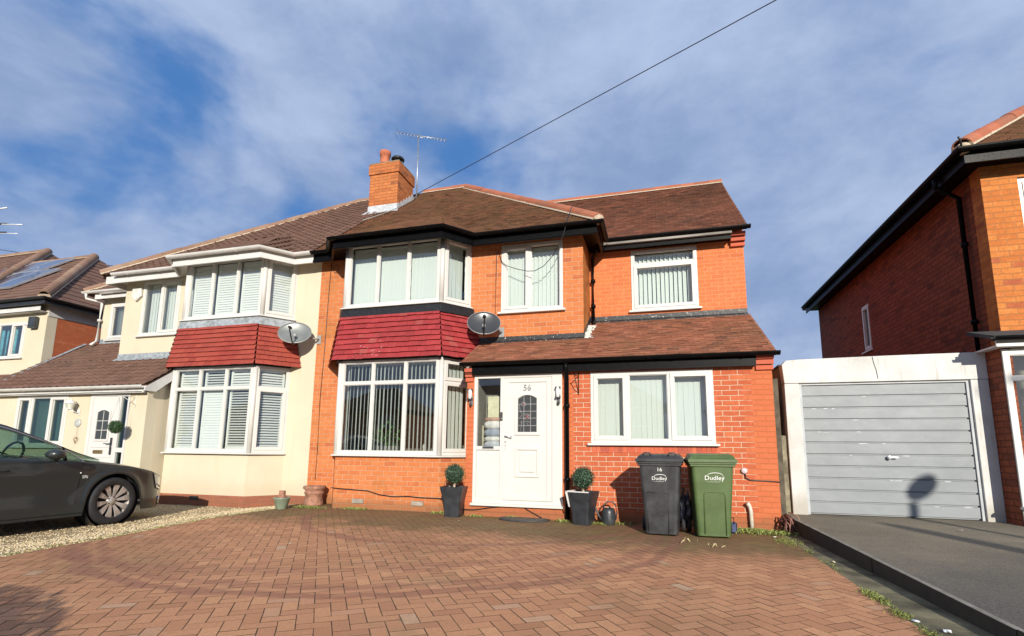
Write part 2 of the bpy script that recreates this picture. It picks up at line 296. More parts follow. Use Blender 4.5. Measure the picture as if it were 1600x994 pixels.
# ------------------------------------------------------------------ geometry helpers
def base_of(o):
    return o
def link(o, parent=None, world=True):
    COL.objects.link(o)
    if parent is not None:
        o.parent = parent
        if world and parent.type == 'EMPTY': o.location = -parent.location
    return o
def uvbox(me):
    uvl = me.uv_layers.new(name='UVMap'); vs = me.vertices
    for p in me.polygons:
        n = p.normal
        if abs(n.z) > .97: h = V((1, 0, 0)); s = V((0, 1, 0))
        else:
            h = V((-n.y, n.x, 0)).normalized(); s = n.cross(h)
            if abs(h.x) > abs(h.y): 
                if h.x < 0: h = -h
            elif h.y < 0: h = -h
            if s.z < 0: s = -s
        for li in p.loop_indices:
            c = vs[me.loops[li].vertex_index].co; uvl.data[li].uv = (c.dot(h), c.dot(s))
class MB:
    def __init__(s): s.v = []; s.f = []; s.sm = []
    def add(s, vs, fs, sm=False):
        o = len(s.v); s.v += [tuple(x) for x in vs]; s.f += [tuple(o+i for i in f) for f in fs]; s.sm += [sm]*len(fs); return s
    def box(s, x0, x1, y0, y1, z0, z1):
        x0, x1 = min(x0, x1), max(x0, x1); y0, y1 = min(y0, y1), max(y0, y1); z0, z1 = min(z0, z1), max(z0, z1)
        return s.add([(x0, y0, z0), (x1, y0, z0), (x1, y1, z0), (x0, y1, z0), (x0, y0, z1), (x1, y0, z1), (x1, y1, z1), (x0, y1, z1)],
              [(0, 3, 2, 1), (4, 5, 6, 7), (0, 1, 5, 4), (1, 2, 6, 5), (2, 3, 7, 6), (3, 0, 4, 7)])
    def obox(s, O, U, N, u0, u1, w0, w1, z0, z1):
        """box in a frame: U horizontal, N outward normal, Z up"""
        Z = V((0, 0, 1)); P = lambda u, w, z: O+U*u+N*w+Z*z
        return s.add([P(u0, w1, z0), P(u1, w1, z0), P(u1, w0, z0), P(u0, w0, z0), P(u0, w1, z1), P(u1, w1, z1), P(u1, w0, z1), P(u0, w0, z1)],
              [(0, 3, 2, 1), (4, 5, 6, 7), (0, 1, 5, 4), (1, 2, 6, 5), (2, 3, 7, 6), (3, 0, 4, 7)])
    def prism(s, poly, d):
        n = len(poly); d = V(d); a = [V(p) for p in poly]; b = [p+d for p in a]
        return s.add(a+b, [tuple(range(n))[::-1], tuple(range(n, 2*n))]+[(i, (i+1) % n, n+(i+1) % n, n+i) for i in range(n)])
    def tube(s, path, r, seg=8, cap=True, r2=None):
        P = [V(p) for p in path]; n = len(P); rings = []
        for i, p in enumerate(P):
            t = (P[min(i+1, n-1)]-P[max(i-1, 0)]).normalized()
            a = t.cross(V((0, 0, 1)));
            if a.length < 1e-3: a = t.cross(V((0, 1, 0)))
            a.normalize(); b = a.cross(t)
            rr = r if r2 is None else r+(r2-r)*i/(n-1)
            if isinstance(r, (list, tuple)): rr = r[i]
            rings.append([p+(a*math.cos(2*math.pi*k/seg)+b*math.sin(2*math.pi*k/seg))*rr for k in range(seg)])
        vs = [q for ring in rings for q in ring]; fs = []
        for i in range(n-1):
            for k in range(seg):
                k2 = (k+1) % seg; fs.append((i*seg+k, i*seg+k2, (i+1)*seg+k2, (i+1)*seg+k))
        if cap: fs += [tuple(range(seg))[::-1], tuple((n-1)*seg+k for k in range(seg))]
        return s.add(vs, fs, True)
    def lathe(s, prof, c=(0, 0, 0), seg=24, axis='Z', cap=True):
        c = V(c); vs = []; fs = []; n = len(prof)
        for r, h in prof:
            for k in range(seg):
                a = 2*math.pi*k/seg; x, y = r*math.cos(a), r*math.sin(a)
                vs.append(c+(V((x, y, h)) if axis == 'Z' else V((h, x, y)) if axis == 'X' else V((x, h, y))))
        for i in range(n-1):
            for k in range(seg):
                k2 = (k+1) % seg; f = (i*seg+k, i*seg+k2, (i+1)*seg+k2, (i+1)*seg+k)
                fs.append(f if axis != 'Y' else f[::-1])
        if cap: fs += [tuple(range(seg))[::-1], tuple((n-1)*seg+k for k in range(seg))]
        return s.add(vs, fs, True)
    def build(s, name, m, parent=None, bevel=0, world=True, smooth=None, seg=2):
        me = bpy.data.meshes.new(name); me.from_pydata(s.v, [], s.f)
        bm = bmesh.new(); bm.from_mesh(me); bmesh.ops.recalc_face_normals(bm, faces=bm.faces); bm.to_mesh(me); bm.free()
        me.update(); uvbox(me); me.materials.append(m)
        for p, q in zip(me.polygons, s.sm): p.use_smooth = q if smooth is None else smooth
        o = bpy.data.objects.new(name, me); link(o, parent, world)
        if any(s.sm) or smooth:
            pass
        if bevel:
            b = o.modifiers.new('bevel', 'BEVEL'); b.width = bevel; b.segments = seg; b.limit_method = 'ANGLE'; b.angle_limit = math.radians(40)
            b.harden_normals = False
        return o
def tag(o, label=None, cat=None, group=None, kind=None):
    if label: o['label'] = label
    if cat: o['category'] = cat
    if group: o['group'] = group
    if kind: o['kind'] = kind
    return o
def thing(name, label, cat, loc=(0, 0, 0), rz=0, group=None):
    o = bpy.data.objects.new(name, None); COL.objects.link(o); o.location = loc; o.rotation_euler = (0, 0, rz); o.empty_display_size = .3
    return tag(o, label, cat, group)
def struct(o): o['kind'] = 'structure'; return o
def copy_tree(o, parent=None):
    c = o.copy(); COL.objects.link(c)
    if parent is not None: c.parent = parent
    for ch in [x for x in bpy.data.objects if x.parent == o]: copy_tree(ch, c)
    return c

def wall(mb, O, U, N, u0, u1, z0, z1, holes, th):
    us = sorted({u0, u1, *[min(max(x, u0), u1) for h in holes for x in h[:2]]}); zs = sorted({z0, z1, *[min(max(x, z0), z1) for h in holes for x in h[2:]]})
    def solid(i, j):
        if i < 0 or j < 0 or i >= len(us)-1 or j >= len(zs)-1: return False
        cu, cz = (us[i]+us[i+1])/2, (zs[j]+zs[j+1])/2
        return not any(h[0] < cu < h[1] and h[2] < cz < h[3] for h in holes)
    P = lambda u, w, z: tuple(O+U*u+N*w+V((0, 0, z)))
    for i in range(len(us)-1):
        for j in range(len(zs)-1):
            if not solid(i, j): continue
            a, b, c, d = us[i], us[i+1], zs[j], zs[j+1]
            mb.add([P(a, 0, c), P(b, 0, c), P(b, 0, d), P(a, 0, d)], [(0, 1, 2, 3)])
            mb.add([P(a, -th, c), P(b, -th, c), P(b, -th, d), P(a, -th, d)], [(3, 2, 1, 0)])
            if not solid(i-1, j): mb.add([P(a, 0, c), P(a, 0, d), P(a, -th, d), P(a, -th, c)], [(0, 1, 2, 3)])
            if not solid(i+1, j): mb.add([P(b, 0, c), P(b, -th, c), P(b, -th, d), P(b, 0, d)], [(0, 1, 2, 3)])
            if not solid(i, j-1): mb.add([P(a, 0, c), P(a, -th, c), P(b, -th, c), P(b, 0, c)], [(0, 1, 2, 3)])
            if not solid(i, j+1): mb.add([P(a, 0, d), P(b, 0, d), P(b, -th, d), P(a, -th, d)], [(0, 1, 2, 3)])
def mbuild(mb, name, m, parent=None, **k):     # no recalc of normals (open quads joined by merging)
    me = bpy.data.meshes.new(name); me.from_pydata(mb.v, [], mb.f)
    bm = bmesh.new(); bm.from_mesh(me); bmesh.ops.remove_doubles(bm, verts=bm.verts, dist=1e-5); bmesh.ops.recalc_face_normals(bm, faces=bm.faces); bm.to_mesh(me); bm.free()
    me.update(); uvbox(me); me.materials.append(m); o = bpy.data.objects.new(name, me); return link(o, parent)
EX, EY, EZ = V((1, 0, 0)), V((0, 1, 0)), V((0, 0, 1))
FN = V((0, -1, 0))

def offset(path, d):
    """offset a 2D polyline to its right-hand side (outside when walked left to right with y inwards) by d, mitred"""
    P = [V((p[0], p[1])) for p in path]; out = []
    def nrm(a, b): t = (b-a).normalized(); return V((t.y, -t.x))
    for i, p in enumerate(P):
        if i == 0: out.append(p+nrm(P[0], P[1])*d)
        elif i == len(P)-1: out.append(p+nrm(P[-2], P[-1])*d)
        else:
            a, b = nrm(P[i-1], p), nrm(p, P[i+1]); mm = (a+b).normalized(); out.append(p+mm*(d/max(.2, mm.dot(a))))
    return out
def sweep(mb, path, prof, closed=True):
    """prof: list of (offset outward, z); swept along the plan path"""
    n = len(path); k = len(prof); cols = [[(q.x, q.y, z) for q in offset(path, d)] for d, z in prof]
    vs = [cols[j][i] for i in range(n) for j in range(k)]; fs = []
    for i in range(n-1):
        for j in range(k if closed else k-1):
            j2 = (j+1) % k; fs.append((i*k+j, (i+1)*k+j, (i+1)*k+j2, i*k+j2))
    if closed: fs += [tuple(range(k)), tuple((n-1)*k+j for j in range(k))[::-1]]
    mb.add(vs, fs); return mb
def rect(o0, o1, z0, z1): return [(o0, z0), (o1, z0), (o1, z1), (o0, z1)]
def gutter_prof(o, zt, r=.058, th=.005):
    """half round gutter hanging with its back at offset o and its rim at zt"""
    c = o+r; pr = [(c-r*math.cos(a), zt-r*math.sin(a)) for a in [math.pi*i/8 for i in range(9)]]
    pr += [(c-(r-th)*math.cos(a), zt-(r-th)*math.sin(a)) for a in [math.pi*i/8 for i in range(8, -1, -1)]]
    return pr
def gutter(name, path, o, zt, m, parent, brk=True, r=.058):
    mb = MB(); sweep(mb, path, gutter_prof(o, zt, r))
    g = mb.build(name, m, parent)
    if brk:
        b = MB(); off = offset(path, o+r)
        for i in range(len(off)-1):
            L = (off[i+1]-off[i]).length; k = int(L/.9)
            t = (off[i+1]-off[i]).normalized() if L > 0 else V((1, 0)); nn = V((t.y, -t.x))
            for j in range(k):
                c = off[i]+t*((j+.5)*L/k); O = V((c.x, c.y, 0)); U = V((t.x, t.y, 0)); N = V((nn.x, nn.y, 0))
                for a0 in range(8):
                    a1, a2 = math.pi*a0/8, math.pi*(a0+1)/8; rr = r+.006
                    vs = [O+U*u-N*(q*math.cos(a))+V((0, 0, zt-q*math.sin(a))) for u in (-.02, .02) for a in (a1, a2) for q in (rr, r-.002)]
                    b.add(vs, [(0, 1, 3, 2), (4, 6, 7, 5), (0, 4, 5, 1), (2, 3, 7, 6), (0, 2, 6, 4), (1, 5, 7, 3)])
        if b.v: b.build('gutter_bracket', m, g)
    return g
def pipe(name, path, r, m, parent, clips=()):
    mb = MB(); mb.tube(path, r, 12)
    for z in clips:
        for a, b in zip(path, path[1:]):
            a, b = V(a), V(b)
            if min(a.z, b.z) < z < max(a.z, b.z):
                p = a.lerp(b, (z-a.z)/(b.z-a.z)); mb.tube([p-EZ*.03, p+EZ*.03], r+.012, 12)
    return mb.build(name, m, parent)

def slope_tiles(name, poly, m, parent, gauge=.1, width=.165, lift=.014, wavy=False, deck=True, vjit=.009, seed=1, halfbond=True, thick=.016, zj=.005, deckmat=None, noclip=False):
    """real tiles on a convex planar polygon"""
    rd = random.Random(seed); P = [V(p) for p in poly]
    n = (P[1]-P[0]).cross(P[2]-P[0]).normalized()
    if n.z < 0: n = -n
    if abs(n.z) < .3 and n.y > 0: n = -n
    h = EZ.cross(n).normalized(); s = n.cross(h).normalized()
    if s.z < 0: s = -s
    if h.x < 0: h = -h
    O = P[0]; uv = [((p-O).dot(h), (p-O).dot(s)) for p in P]
    u0, u1 = min(a for a, _ in uv), max(a for a, _ in uv); v0, v1 = min(b for _, b in uv), max(b for _, b in uv)
    bm = bmesh.new(); row = 0; v = v0
    cen = V((sum(a for a, _ in uv)/len(uv), sum(b for _, b in uv)/len(uv)))
    def inside(u, vv, mg):
        for i in range(len(uv)):
            a, b = V(uv[i]), V(uv[(i+1) % len(uv)]); e = b-a
            if e.length < 1e-6: continue
            nn = V((-e.y, e.x)).normalized()
            if nn.dot(cen-a) < 0: nn = -nn
            if nn.dot(V((u, vv))-a) < -mg: return False
        return True
    prof = [(0, 0), (1, 0)] if not wavy else [(0, .010), (.12, .022), (.28, .022), (.42, .006), (.7, .0), (1, .008)]
    sag = rd.random()*10
    while v < v1:
        u = u0-(width/2 if (row % 2 and halfbond) else 0)-.01
        while u < u1:
            if inside(u+width/2, v+gauge/2, max(width, gauge)):
                g = .0015; dv = rd.uniform(-vjit, vjit); dz = rd.uniform(0, zj); tw = rd.uniform(-zj, zj)*.5
                sg = .012*mnoise.noise(V((u*.7+sag, v*.7, 0)))
                lo, hi = v+dv, v+gauge*1.12; bot = []; top = []
                k = len(prof)
                for f, ph in prof:
                    uu = u+g+(width-2*g)*f
                    bot.append(O+h*uu+s*lo+n*(lift+thick+dz+tw*(f*2-1)+ph+sg)); top.append(O+h*uu+s*hi+n*(thick*.4+dz*.5+ph+sg))
                low = [q-n*(thick+.004) for q in bot]
                vs = [bm.verts.new(q) for q in low+bot+top]
                for i in range(k-1):
                    bm.faces.new((vs[i], vs[i+1], vs[k+i+1], vs[k+i])); bm.faces.new((vs[k+i], vs[k+i+1], vs[2*k+i+1], vs[2*k+i]))
                bm.faces.new((vs[0], vs[k], vs[2*k])); bm.faces.new((vs[k-1], vs[3*k-1], vs[2*k-1]))
            u += width
        v += gauge; row += 1
    if not noclip:
        cp = sum(P, V())/len(P)
        for i in range(len(P)):
            a, b = P[i], P[(i+1) % len(P)]; e = b-a
            if e.length < 1e-6: continue
            pn = e.cross(n).normalized()
            if pn.dot(cp-a) > 0: pn = -pn
            if abs(e.normalized().dot(h)) > .999 and abs((a-O).dot(s)-v0) < 1e-4: continue     # eaves edge stays ragged
            geom = bm.verts[:]+bm.edges[:]+bm.faces[:]
            bmesh.ops.bisect_plane(bm, geom=geom, plane_co=a, plane_no=pn, clear_outer=True, dist=1e-5)
    if deck:
        dv_ = [bm.verts.new(p-n*.004) for p in P]; bm.faces.new(dv_)
        dv2 = [bm.verts.new(p-n*.06) for p in P]; bm.faces.new(dv2)
    me = bpy.data.meshes.new(name); bm.to_mesh(me); bm.free(); uvbox(me); me.materials.append(m)
    o = bpy.data.objects.new(name, me); link(o, parent); return o
def ridge(name, path, m, parent, r=.115, L=.43, bed=True, seed=3):
    rd = random.Random(seed); mb = MB(); bd = MB()
    P = [V(p) for p in path]
    for a, b in zip(P, P[1:]):
        e = b-a; k = max(1, round(e.length/L)); t = e.normalized(); side = t.cross(EZ).normalized(); upv = side.cross(t)
        for i in range(k):
            s0, s1 = e.length*i/k+.004, e.length*(i+1)/k-.004; r0_, r1_ = r*rd.uniform(.98, 1.02), r*rd.uniform(.95, 1.0)
            j = upv*rd.uniform(-.006, .006)
            vs = []; fs = []; q = 8
            for sgm, rr in ((s0, r0_), (s1, r1_)):
                for rad in (rr, rr-.018):
                    for kk in range(q+1):
                        an = math.pi*kk/q; vs.append(a+t*sgm+j+side*(rad*math.cos(an))+upv*(rad*math.sin(an)-.03))
            q1 = q+1
            for kk in range(q):
                fs += [(kk, kk+1, 2*q1+kk+1, 2*q1+kk), (q1+kk, 3*q1+kk, 3*q1+kk+1, q1+kk+1), (kk, q1+kk, q1+kk+1, kk+1), (2*q1+kk, 2*q1+kk+1, 3*q1+kk+1, 3*q1+kk)]
            fs += [(0, 2*q1, 3*q1, q1), (q, q1+q, 3*q1+q, 2*q1+q)]
            mb.add(vs, fs)
        bd.prism([a+side*(r+.01)-upv*.06, a+side*(r-.02)+upv*.0, a-side*(r-.02)+upv*.0, a-side*(r+.01)-upv*.06], e)
    o = mb.build(name, m, parent)
    if bed: bd.build('mortar_bedding', MORT, o)
    return o

def window(name, O, U, N, w, h, cols, rows, sash, parent, glass=None, fw=.06, blind='v', ang=20, depth=.07, sill=True, sillp=.06, label=None, frame=None, gap=.10, railz=None, sillext=.05, sillh=.035, holes=True):
    """pvc window. O: outer bottom-left corner at frame face; cols/rows: inner boundaries in metres"""
    frame = frame or PVC; mb = MB(); B = lambda u0, u1, w0, w1, z0, z1: mb.obox(O, U, N, u0, u1, w0, w1, z0, z1)
    B(0, fw, -depth, 0, 0, h); B(w-fw, w, -depth, 0, 0, h); B(fw, w-fw, -depth, 0, 0, fw); B(fw, w-fw, -depth, 0, h-fw, h)
    ml = .028
    us = [fw]+list(cols)+[w-fw]; zs = [fw]+list(rows)+[h-fw]
    for c in cols: B(c-ml, c+ml, -depth, -.002, fw, h-fw)
    for i in range(len(us)-1):
        a = us[i]+(ml if i else 0); b = us[i+1]-(ml if i < len(us)-2 else 0)
        for r in rows: B(a, b, -depth, -.004, r-ml, r+ml)
    gl = MB()
    for i in range(len(us)-1):
        for j in range(len(zs)-1):
            a = us[i]+(ml if i else 0); b = us[i+1]-(ml if i < len(us)-2 else 0); c = zs[j]+(ml if j else 0); d = zs[j+1]-(ml if j < len(zs)-2 else 0)
            if (i, j) in sash:
                q = .045; e = .012
                B(a-e, b+e, -.03, .014, c-e, c+q); B(a-e, b+e, -.03, .014, d-q, d+e); B(a-e, a+q, -.03, .014, c+q, d-q); B(b-q, b+e, -.03, .014, c+q, d-q)
                a += q; b -= q; c += q; d -= q
            q = .010     # glazing bead
            B(a, b, -.045, -.014, c, c+q); B(a, b, -.045, -.014, d-q, d); B(a, a+q, -.045, -.014, c+q, d-q); B(b-q, b, -.045, -.014, c+q, d-q)
            gl.obox(O, U, N, a+q, b-q, -.034, -.030, c+q, d-q)
    fo = mb.build(name, frame, parent, bevel=.003, seg=1)
    gl.build('pane', glass or GLASS, fo)
    if label: fo['label'] = label
    if sill:
        sb = MB(); sb.obox(O, U, N, -sillext, w+sillext, -.02, sillp, -sillh, 0); sb.build('sill', frame, fo, bevel=.004, seg=1)
    if blind == 'v':
        bl = MB(); rd = random.Random(len(name)+int(w*100)); a0 = math.radians(ang); k = int((w-2*fw)/.078); top = h-fw-.02
        for i in range(k):
            a = math.radians(ang+rd.uniform(-4, 4)); cu = fw+.04+i*(w-2*fw-.04)/k; hw = .0435
            du, dw = math.cos(a)*hw, math.sin(a)*hw; sw = rd.uniform(-.006, .006)
            p = [O+U*(cu-du)+N*(-depth-gap-dw)+EZ*top, O+U*(cu+du)+N*(-depth-gap+dw)+EZ*top, O+U*(cu+du+sw)+N*(-depth-gap+dw+sw)+EZ*(fw-.03), O+U*(cu-du+sw)+N*(-depth-gap-dw+sw)+EZ*(fw-.03)]
            bl.add(p, [(0, 1, 2, 3)])
        bl.obox(O, U, N, fw-.03, w-fw+.03, -depth-gap-.02, -depth-gap+.02, top, top+.03)
        mbuild_no(bl, 'vertical_blind', SKINW, fo)
    elif blind == 's':
        bl = MB()
        for i in range(len(us)-1):
            a = us[i]+(ml if i else 0)+.004; b = us[i+1]-(ml if i < len(us)-2 else 0)-.004
            for j in range(len(zs)-1):
                c = zs[j]; d = zs[j+1]; st = .045; D0, D1 = -depth-.075, -depth-.045
                Bx = lambda u0, u1, w0, w1, z0, z1: bl.obox(O, U, N, u0, u1, w0, w1, z0, z1)
                Bx(a, a+st, D0, D1, c, d); Bx(b-st, b, D0, D1, c, d); Bx(a+st, b-st, D0, D1, c, c+st*1.4); Bx(a+st, b-st, D0, D1, d-st, d)
                an = ang[i*10+j] if isinstance(ang, dict) else ang
                z = c+st*1.4+.02
                while z < d-st-.01:
                    ar = math.radians(an); hw = .031; dy, dz = math.cos(ar)*hw, math.sin(ar)*hw; W0 = (D0+D1)/2
                    p = [O+U*u+N*(W0+sg*dy+tt*math.sin(ar)*.004)+EZ*(z-sg*dz+tt*math.cos(ar)*.004) for u in (a+st, b-st) for sg in (-1, 1) for tt in (-1, 1)]
                    bl.add(p, [(0, 1, 3, 2), (4, 6, 7, 5), (0, 4, 5, 1), (2, 3, 7, 6), (0, 2, 6, 4), (1, 5, 7, 3)])
                    z += .052
        bl.build('shutter', SHUT, fo)
    return fo
def mbuild_no(mb, name, m, parent):
    me = bpy.data.meshes.new(name); me.from_pydata(mb.v, [], mb.f); me.update(); uvbox(me); me.materials.append(m)
    o = bpy.data.objects.new(name, me); return link(o, parent, world=False if parent.type != 'EMPTY' else True)
def text(name, body, size, O, U, Vup, m, parent=None, ext=.003, loc_parent=True, align='CENTER', sx=1.0):
    cu = bpy.data.curves.new(name, 'FONT'); cu.body = body; cu.size = size; cu.extrude = ext; cu.align_x = align; cu.resolution_u = 3
    to = bpy.data.objects.new('tmp_text', cu); COL.objects.link(to)
    dg = bpy.context.evaluated_depsgraph_get(); me = bpy.data.meshes.new_from_object(to.evaluated_get(dg)); bpy.data.objects.remove(to); bpy.data.curves.remove(cu)
    U = V(U).normalized(); Vup = V(Vup).normalized(); N = U.cross(Vup); M4 = Matrix((U*sx, Vup, N)).transposed().to_4x4(); M4.translation = V(O)
    me.transform(M4); me.materials.clear(); me.materials.append(m); me.name = name
    o = bpy.data.objects.new(name, me); return link(o, parent, world=loc_parent)
def leafball(mb, c, r, n, ls, rd, shell=.35, squash=1.0):
    c = V(c)
    for _ in range(n):
        d = V((rd.gauss(0, 1), rd.gauss(0, 1), rd.gauss(0, 1))).normalized(); rr = r*(1-shell*rd.random()**2)*rd.uniform(.96, 1.05)
        p = c+V((d.x, d.y, d.z*squash))*rr; a = (d+V((rd.gauss(0, .6), rd.gauss(0, .6), rd.gauss(0, .6)))).normalized()
        t = a.cross(V((rd.random(), rd.random(), rd.random()))).normalized(); b = a.cross(t); L = ls*rd.uniform(.6, 1.3); w = L*.5
        mb.add([p-t*L*.5, p+b*w*.5, p+t*L*.5, p-b*w*.5], [(0, 1, 2, 3)])

# ================================================================== SETTING
g = MB(); g.add([(-400, -400, -.10), (400, -400, -.10), (400, 400, -.10), (-400, 400, -.10)], [(0, 1, 2, 3)])
struct(g.build('ground', simple('rough_grass', (.06, .085, .03), .9, var=.4, sc=2, bs=.5, bsc=20)))
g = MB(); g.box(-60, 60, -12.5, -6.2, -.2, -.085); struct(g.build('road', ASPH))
g = MB(); g.box(-60, 60, -6.05, -4.0, -.2, .0); struct(g.build('pavement', CONC))
g = MB(); g.box(-60, 60, -6.2, -6.05, -.2, .01); struct(g.build('kerb', KERB))

g = MB(); g.box(1.50, 2.1, -4.0, 8.5, -.2, -.002); struct(g.build('concrete_edge_strip', simple('mossy_concrete', (.17, .15, .085), .95, var=.5, sc=3, bs=.5, bsc=70)))
# block paving, herringbone, real blocks
def paving():
    rd = random.Random(5); bm = bmesh.new(); a = math.radians(36); ca, sa = math.cos(a), math.sin(a); w = .1025; gp = .0025
    def left(y): return -6.02-.075*max(0, min(1, (y-3.2)/1.0))*2-.35*max(0, min(1, (y-4.5)/1.8))
    for i in range(-130, 130):
        for j in range(-130, 130):
            m4 = (i-j) % 4
            if m4 == 0: x0, x1, y0, y1 = i*w, (i+2)*w, j*w, (j+1)*w
            elif m4 == 3: x0, x1, y0, y1 = i*w, (i+1)*w, j*w, (j+2)*w
            else: continue
            cx, cy = (x0+x1)/2, (y0+y1)/2; X, Y = -2.3+cx*ca-cy*sa, 3.2+cx*sa+cy*ca
            if X > 1.62 or X < left(Y)-.05 or Y > 8.75 or Y < -1.2: continue
            if Y > 8.12 and X > -2.98: continue
            lx, ly = (x1-x0)/2-gp+rd.uniform(-.0012, .0008), (y1-y0)/2-gp+rd.uniform(-.0012, .0008); ch = .0004
            dz = rd.uniform(-.0005, .0006); tx, ty = rd.uniform(-.008, .008), rd.uniform(-.008, .008); ro = rd.uniform(-.008, .008)
            und = .0*mnoise.noise(V((X*.8, Y*.8, 0)))
            def P(u, v_, z):
                uu, vv = u*math.cos(ro)-v_*math.sin(ro), u*math.sin(ro)+v_*math.cos(ro)
                return bm.verts.new((X+uu*ca-vv*sa, Y+uu*sa+vv*ca, z+dz+und+uu*tx+vv*ty))
            Q = [(-1, -1), (1, -1), (1, 1), (-1, 1)]
            t = [P(sx*(lx-ch), sy*(ly-ch), 0) for sx, sy in Q]; e = [P(sx*lx, sy*ly, -ch) for sx, sy in Q]; b = [P(sx*lx, sy*ly, -.03) for sx, sy in Q]
            bm.faces.new(t)
            for q in range(4):
                r = (q+1) % 4; bm.faces.new((e[q], e[r], t[r], t[q])); bm.faces.new((b[q], b[r], e[r], e[q]))
    bmesh.ops.bisect_plane(bm, geom=bm.verts[:]+bm.edges[:]+bm.faces[:], plane_co=(1.50, 0, 0), plane_no=(1, 0, 0), clear_outer=True)
    me = bpy.data.meshes.new('driveway'); bm.to_mesh(me); bm.free(); uvbox(me); me.materials.append(PAVE)
    o = bpy.data.objects.new('driveway', me); struct(link(o)); return left
left_edge = paving()
g = MB(); gy = [-4+.3*i for i in range(44)]; g.prism([(1.52, -4, -.0022), (1.52, gy[-1], -.0022)]+[(left_edge(y)-.03, y, -.0022) for y in gy[::-1]], (0, 0, -.3)); struct(g.build('joint_sand', SAND))
# neighbour's raised tarmac drive, slightly falling to the road, with its concrete edging
kx = lambda y: 1.69+(8.0-y)*.044
kz = lambda y: .185-(8.0-y)*.021
g = MB(); ys = [8.7, 6, 4, 2, 0, -4]
g.prism([(kx(8.7)+.045, 8.7, kz(8.7)-.006), (kx(-4)+.045, -4, kz(-4)-.006), (9.5, -4, kz(-4)-.006), (9.5, 8.7, kz(8.7)-.006)], (0, 0, -.35))
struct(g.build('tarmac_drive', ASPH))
g = MB(); rdk = random.Random(3); y = 8.25
while y > -4:
    y2 = y-.91; dz = rdk.uniform(-.003, .003); dx = rdk.uniform(-.003, .003)
    g.prism([(kx(y)+dx, y-.004, kz(y)+dz), (kx(y2)+dx, y2+.004, kz(y2)+dz), (kx(y2)+.045+dx, y2+.004, kz(y2)+dz), (kx(y)+.045+dx, y-.004, kz(y)+dz)], (0, 0, -.3)); y = y2
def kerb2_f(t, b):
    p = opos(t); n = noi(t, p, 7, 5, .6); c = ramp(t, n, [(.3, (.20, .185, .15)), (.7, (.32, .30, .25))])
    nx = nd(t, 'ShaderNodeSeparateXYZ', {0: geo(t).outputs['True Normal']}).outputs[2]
    c = mix(t, mth(t, 'MULTIPLY', mth(t, 'LESS_THAN', nx, .5), .88), c, C(.045, .040, .030))     # riser's shade put into its colour, top edge left pale
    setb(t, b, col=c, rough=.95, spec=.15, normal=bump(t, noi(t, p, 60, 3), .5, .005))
struct(g.build('edging_kerb', mat('kerb_painted_shade', kerb2_f), bevel=.004))
g = MB(); gy = [-4+.3*i for i in range(43)]; gu = [0, .25, .5, .75, 1.0, 1.25, 1.6, 10]; gd_ = lambda u: -.003-.081*(lambda q: q*q*(3-2*q))(max(0, min(1, u/1.15)))
g.add([(left_edge(y)-.02-u, y, gd_(u)) for y in gy for u in gu], [(i*8+k, (i+1)*8+k, (i+1)*8+k+1, i*8+k+1) for i in range(len(gy)-1) for k in range(7)]); struct(g.build('gravel_ground', GBED))
def gravel():
    rd = random.Random(9); mb = MB(); cnt = 0
    while cnt < 15000:
        y = rd.uniform(2.2, 8.25); x = left_edge(y)+.03-rd.random()**1.5*(3.6); 
        s = rd.uniform(.005, .013); cnt += 1
        if x < -10: continue
        z = gd_(left_edge(y)-.02-x)+s*.3; q = [V((rd.uniform(.7, 1.2)*s*dx, rd.uniform(.7, 1.2)*s*dy, rd.uniform(.5, .9)*s*dz)) for dx, dy, dz in ((1, 0, 0), (0, 1, 0), (-1, 0, 0), (0, -1, 0), (0, 0, 1), (0, 0, -1))]
        an = rd.uniform(0, 6.28); cc, ss = math.cos(an), math.sin(an)
        P = [(x+p.x*cc-p.y*ss, y+p.x*ss+p.y*cc, z+p.z) for p in q]
        mb.add(P, [(0, 1, 4), (1, 2, 4), (2, 3, 4), (3, 0, 4)])
    o = mbuild_no(mb, 'gravel', GRAV, None) if False else None
    me = bpy.data.meshes.new('gravel'); me.from_pydata(mb.v, [], mb.f); me.update(); uvbox(me); me.materials.append(GRAV)
    o = link(bpy.data.objects.new('gravel', me)); tag(o, 'golden gravel under the parked car beside the block paving', 'gravel', kind='stuff')
gravel()

# ================================================================== THE BRICK HOUSE (no. 56)
PX = -6.675                       # party line
Hs = thing('brick_house', 'orange brick semi-detached house with red tile-hung bay, white front door and black gutters', 'house', (-2.6, 8.8, 0))
mb = MB(); wall(mb, V((0, 8.80, 0)), EX, FN, PX, -1.217, 0, 4.98, [(-6.05, -3.40, 0, 4.98), (-2.74, -1.58, 3.56, 4.86), (-3.0, -1.3, 0, 2.45)], .25)
mbuild(mb, 'front_wall', BO, Hs)
mb = MB(); mb.box(-1.467, -1.2175, 9.06, 15.0, 2.3, 4.97); mb.box(-1.60, -1.217, 8.801, 9.06, 2.5, 4.97)
mb = MB(); mb.box(-1.45, -1.214, 8.803, 12.5, 2.45, 4.975); mb.build('side_wall', BOW, Hs)
mb = MB(); wall(mb, V((0, 9.70, 0)), EX, FN, -1.214, 1.585, 3.2, 5.2, [(-.42, .775, 3.68, 4.87)], .22); mbuild(mb, 'extension_wall', BP, Hs)
mb = MB(); mb.prism([(1.583, 8.24, 0), (1.583, 15.15, 0), (1.583, 15.15, 5.0), (1.583, 12.3, 7.28), (1.583, 9.93, 5.35), (1.583, 9.93, 3.50), (1.583, 8.24, 2.58)], (-.2, 0, 0)); mb.build('gable_wall', BP, Hs)
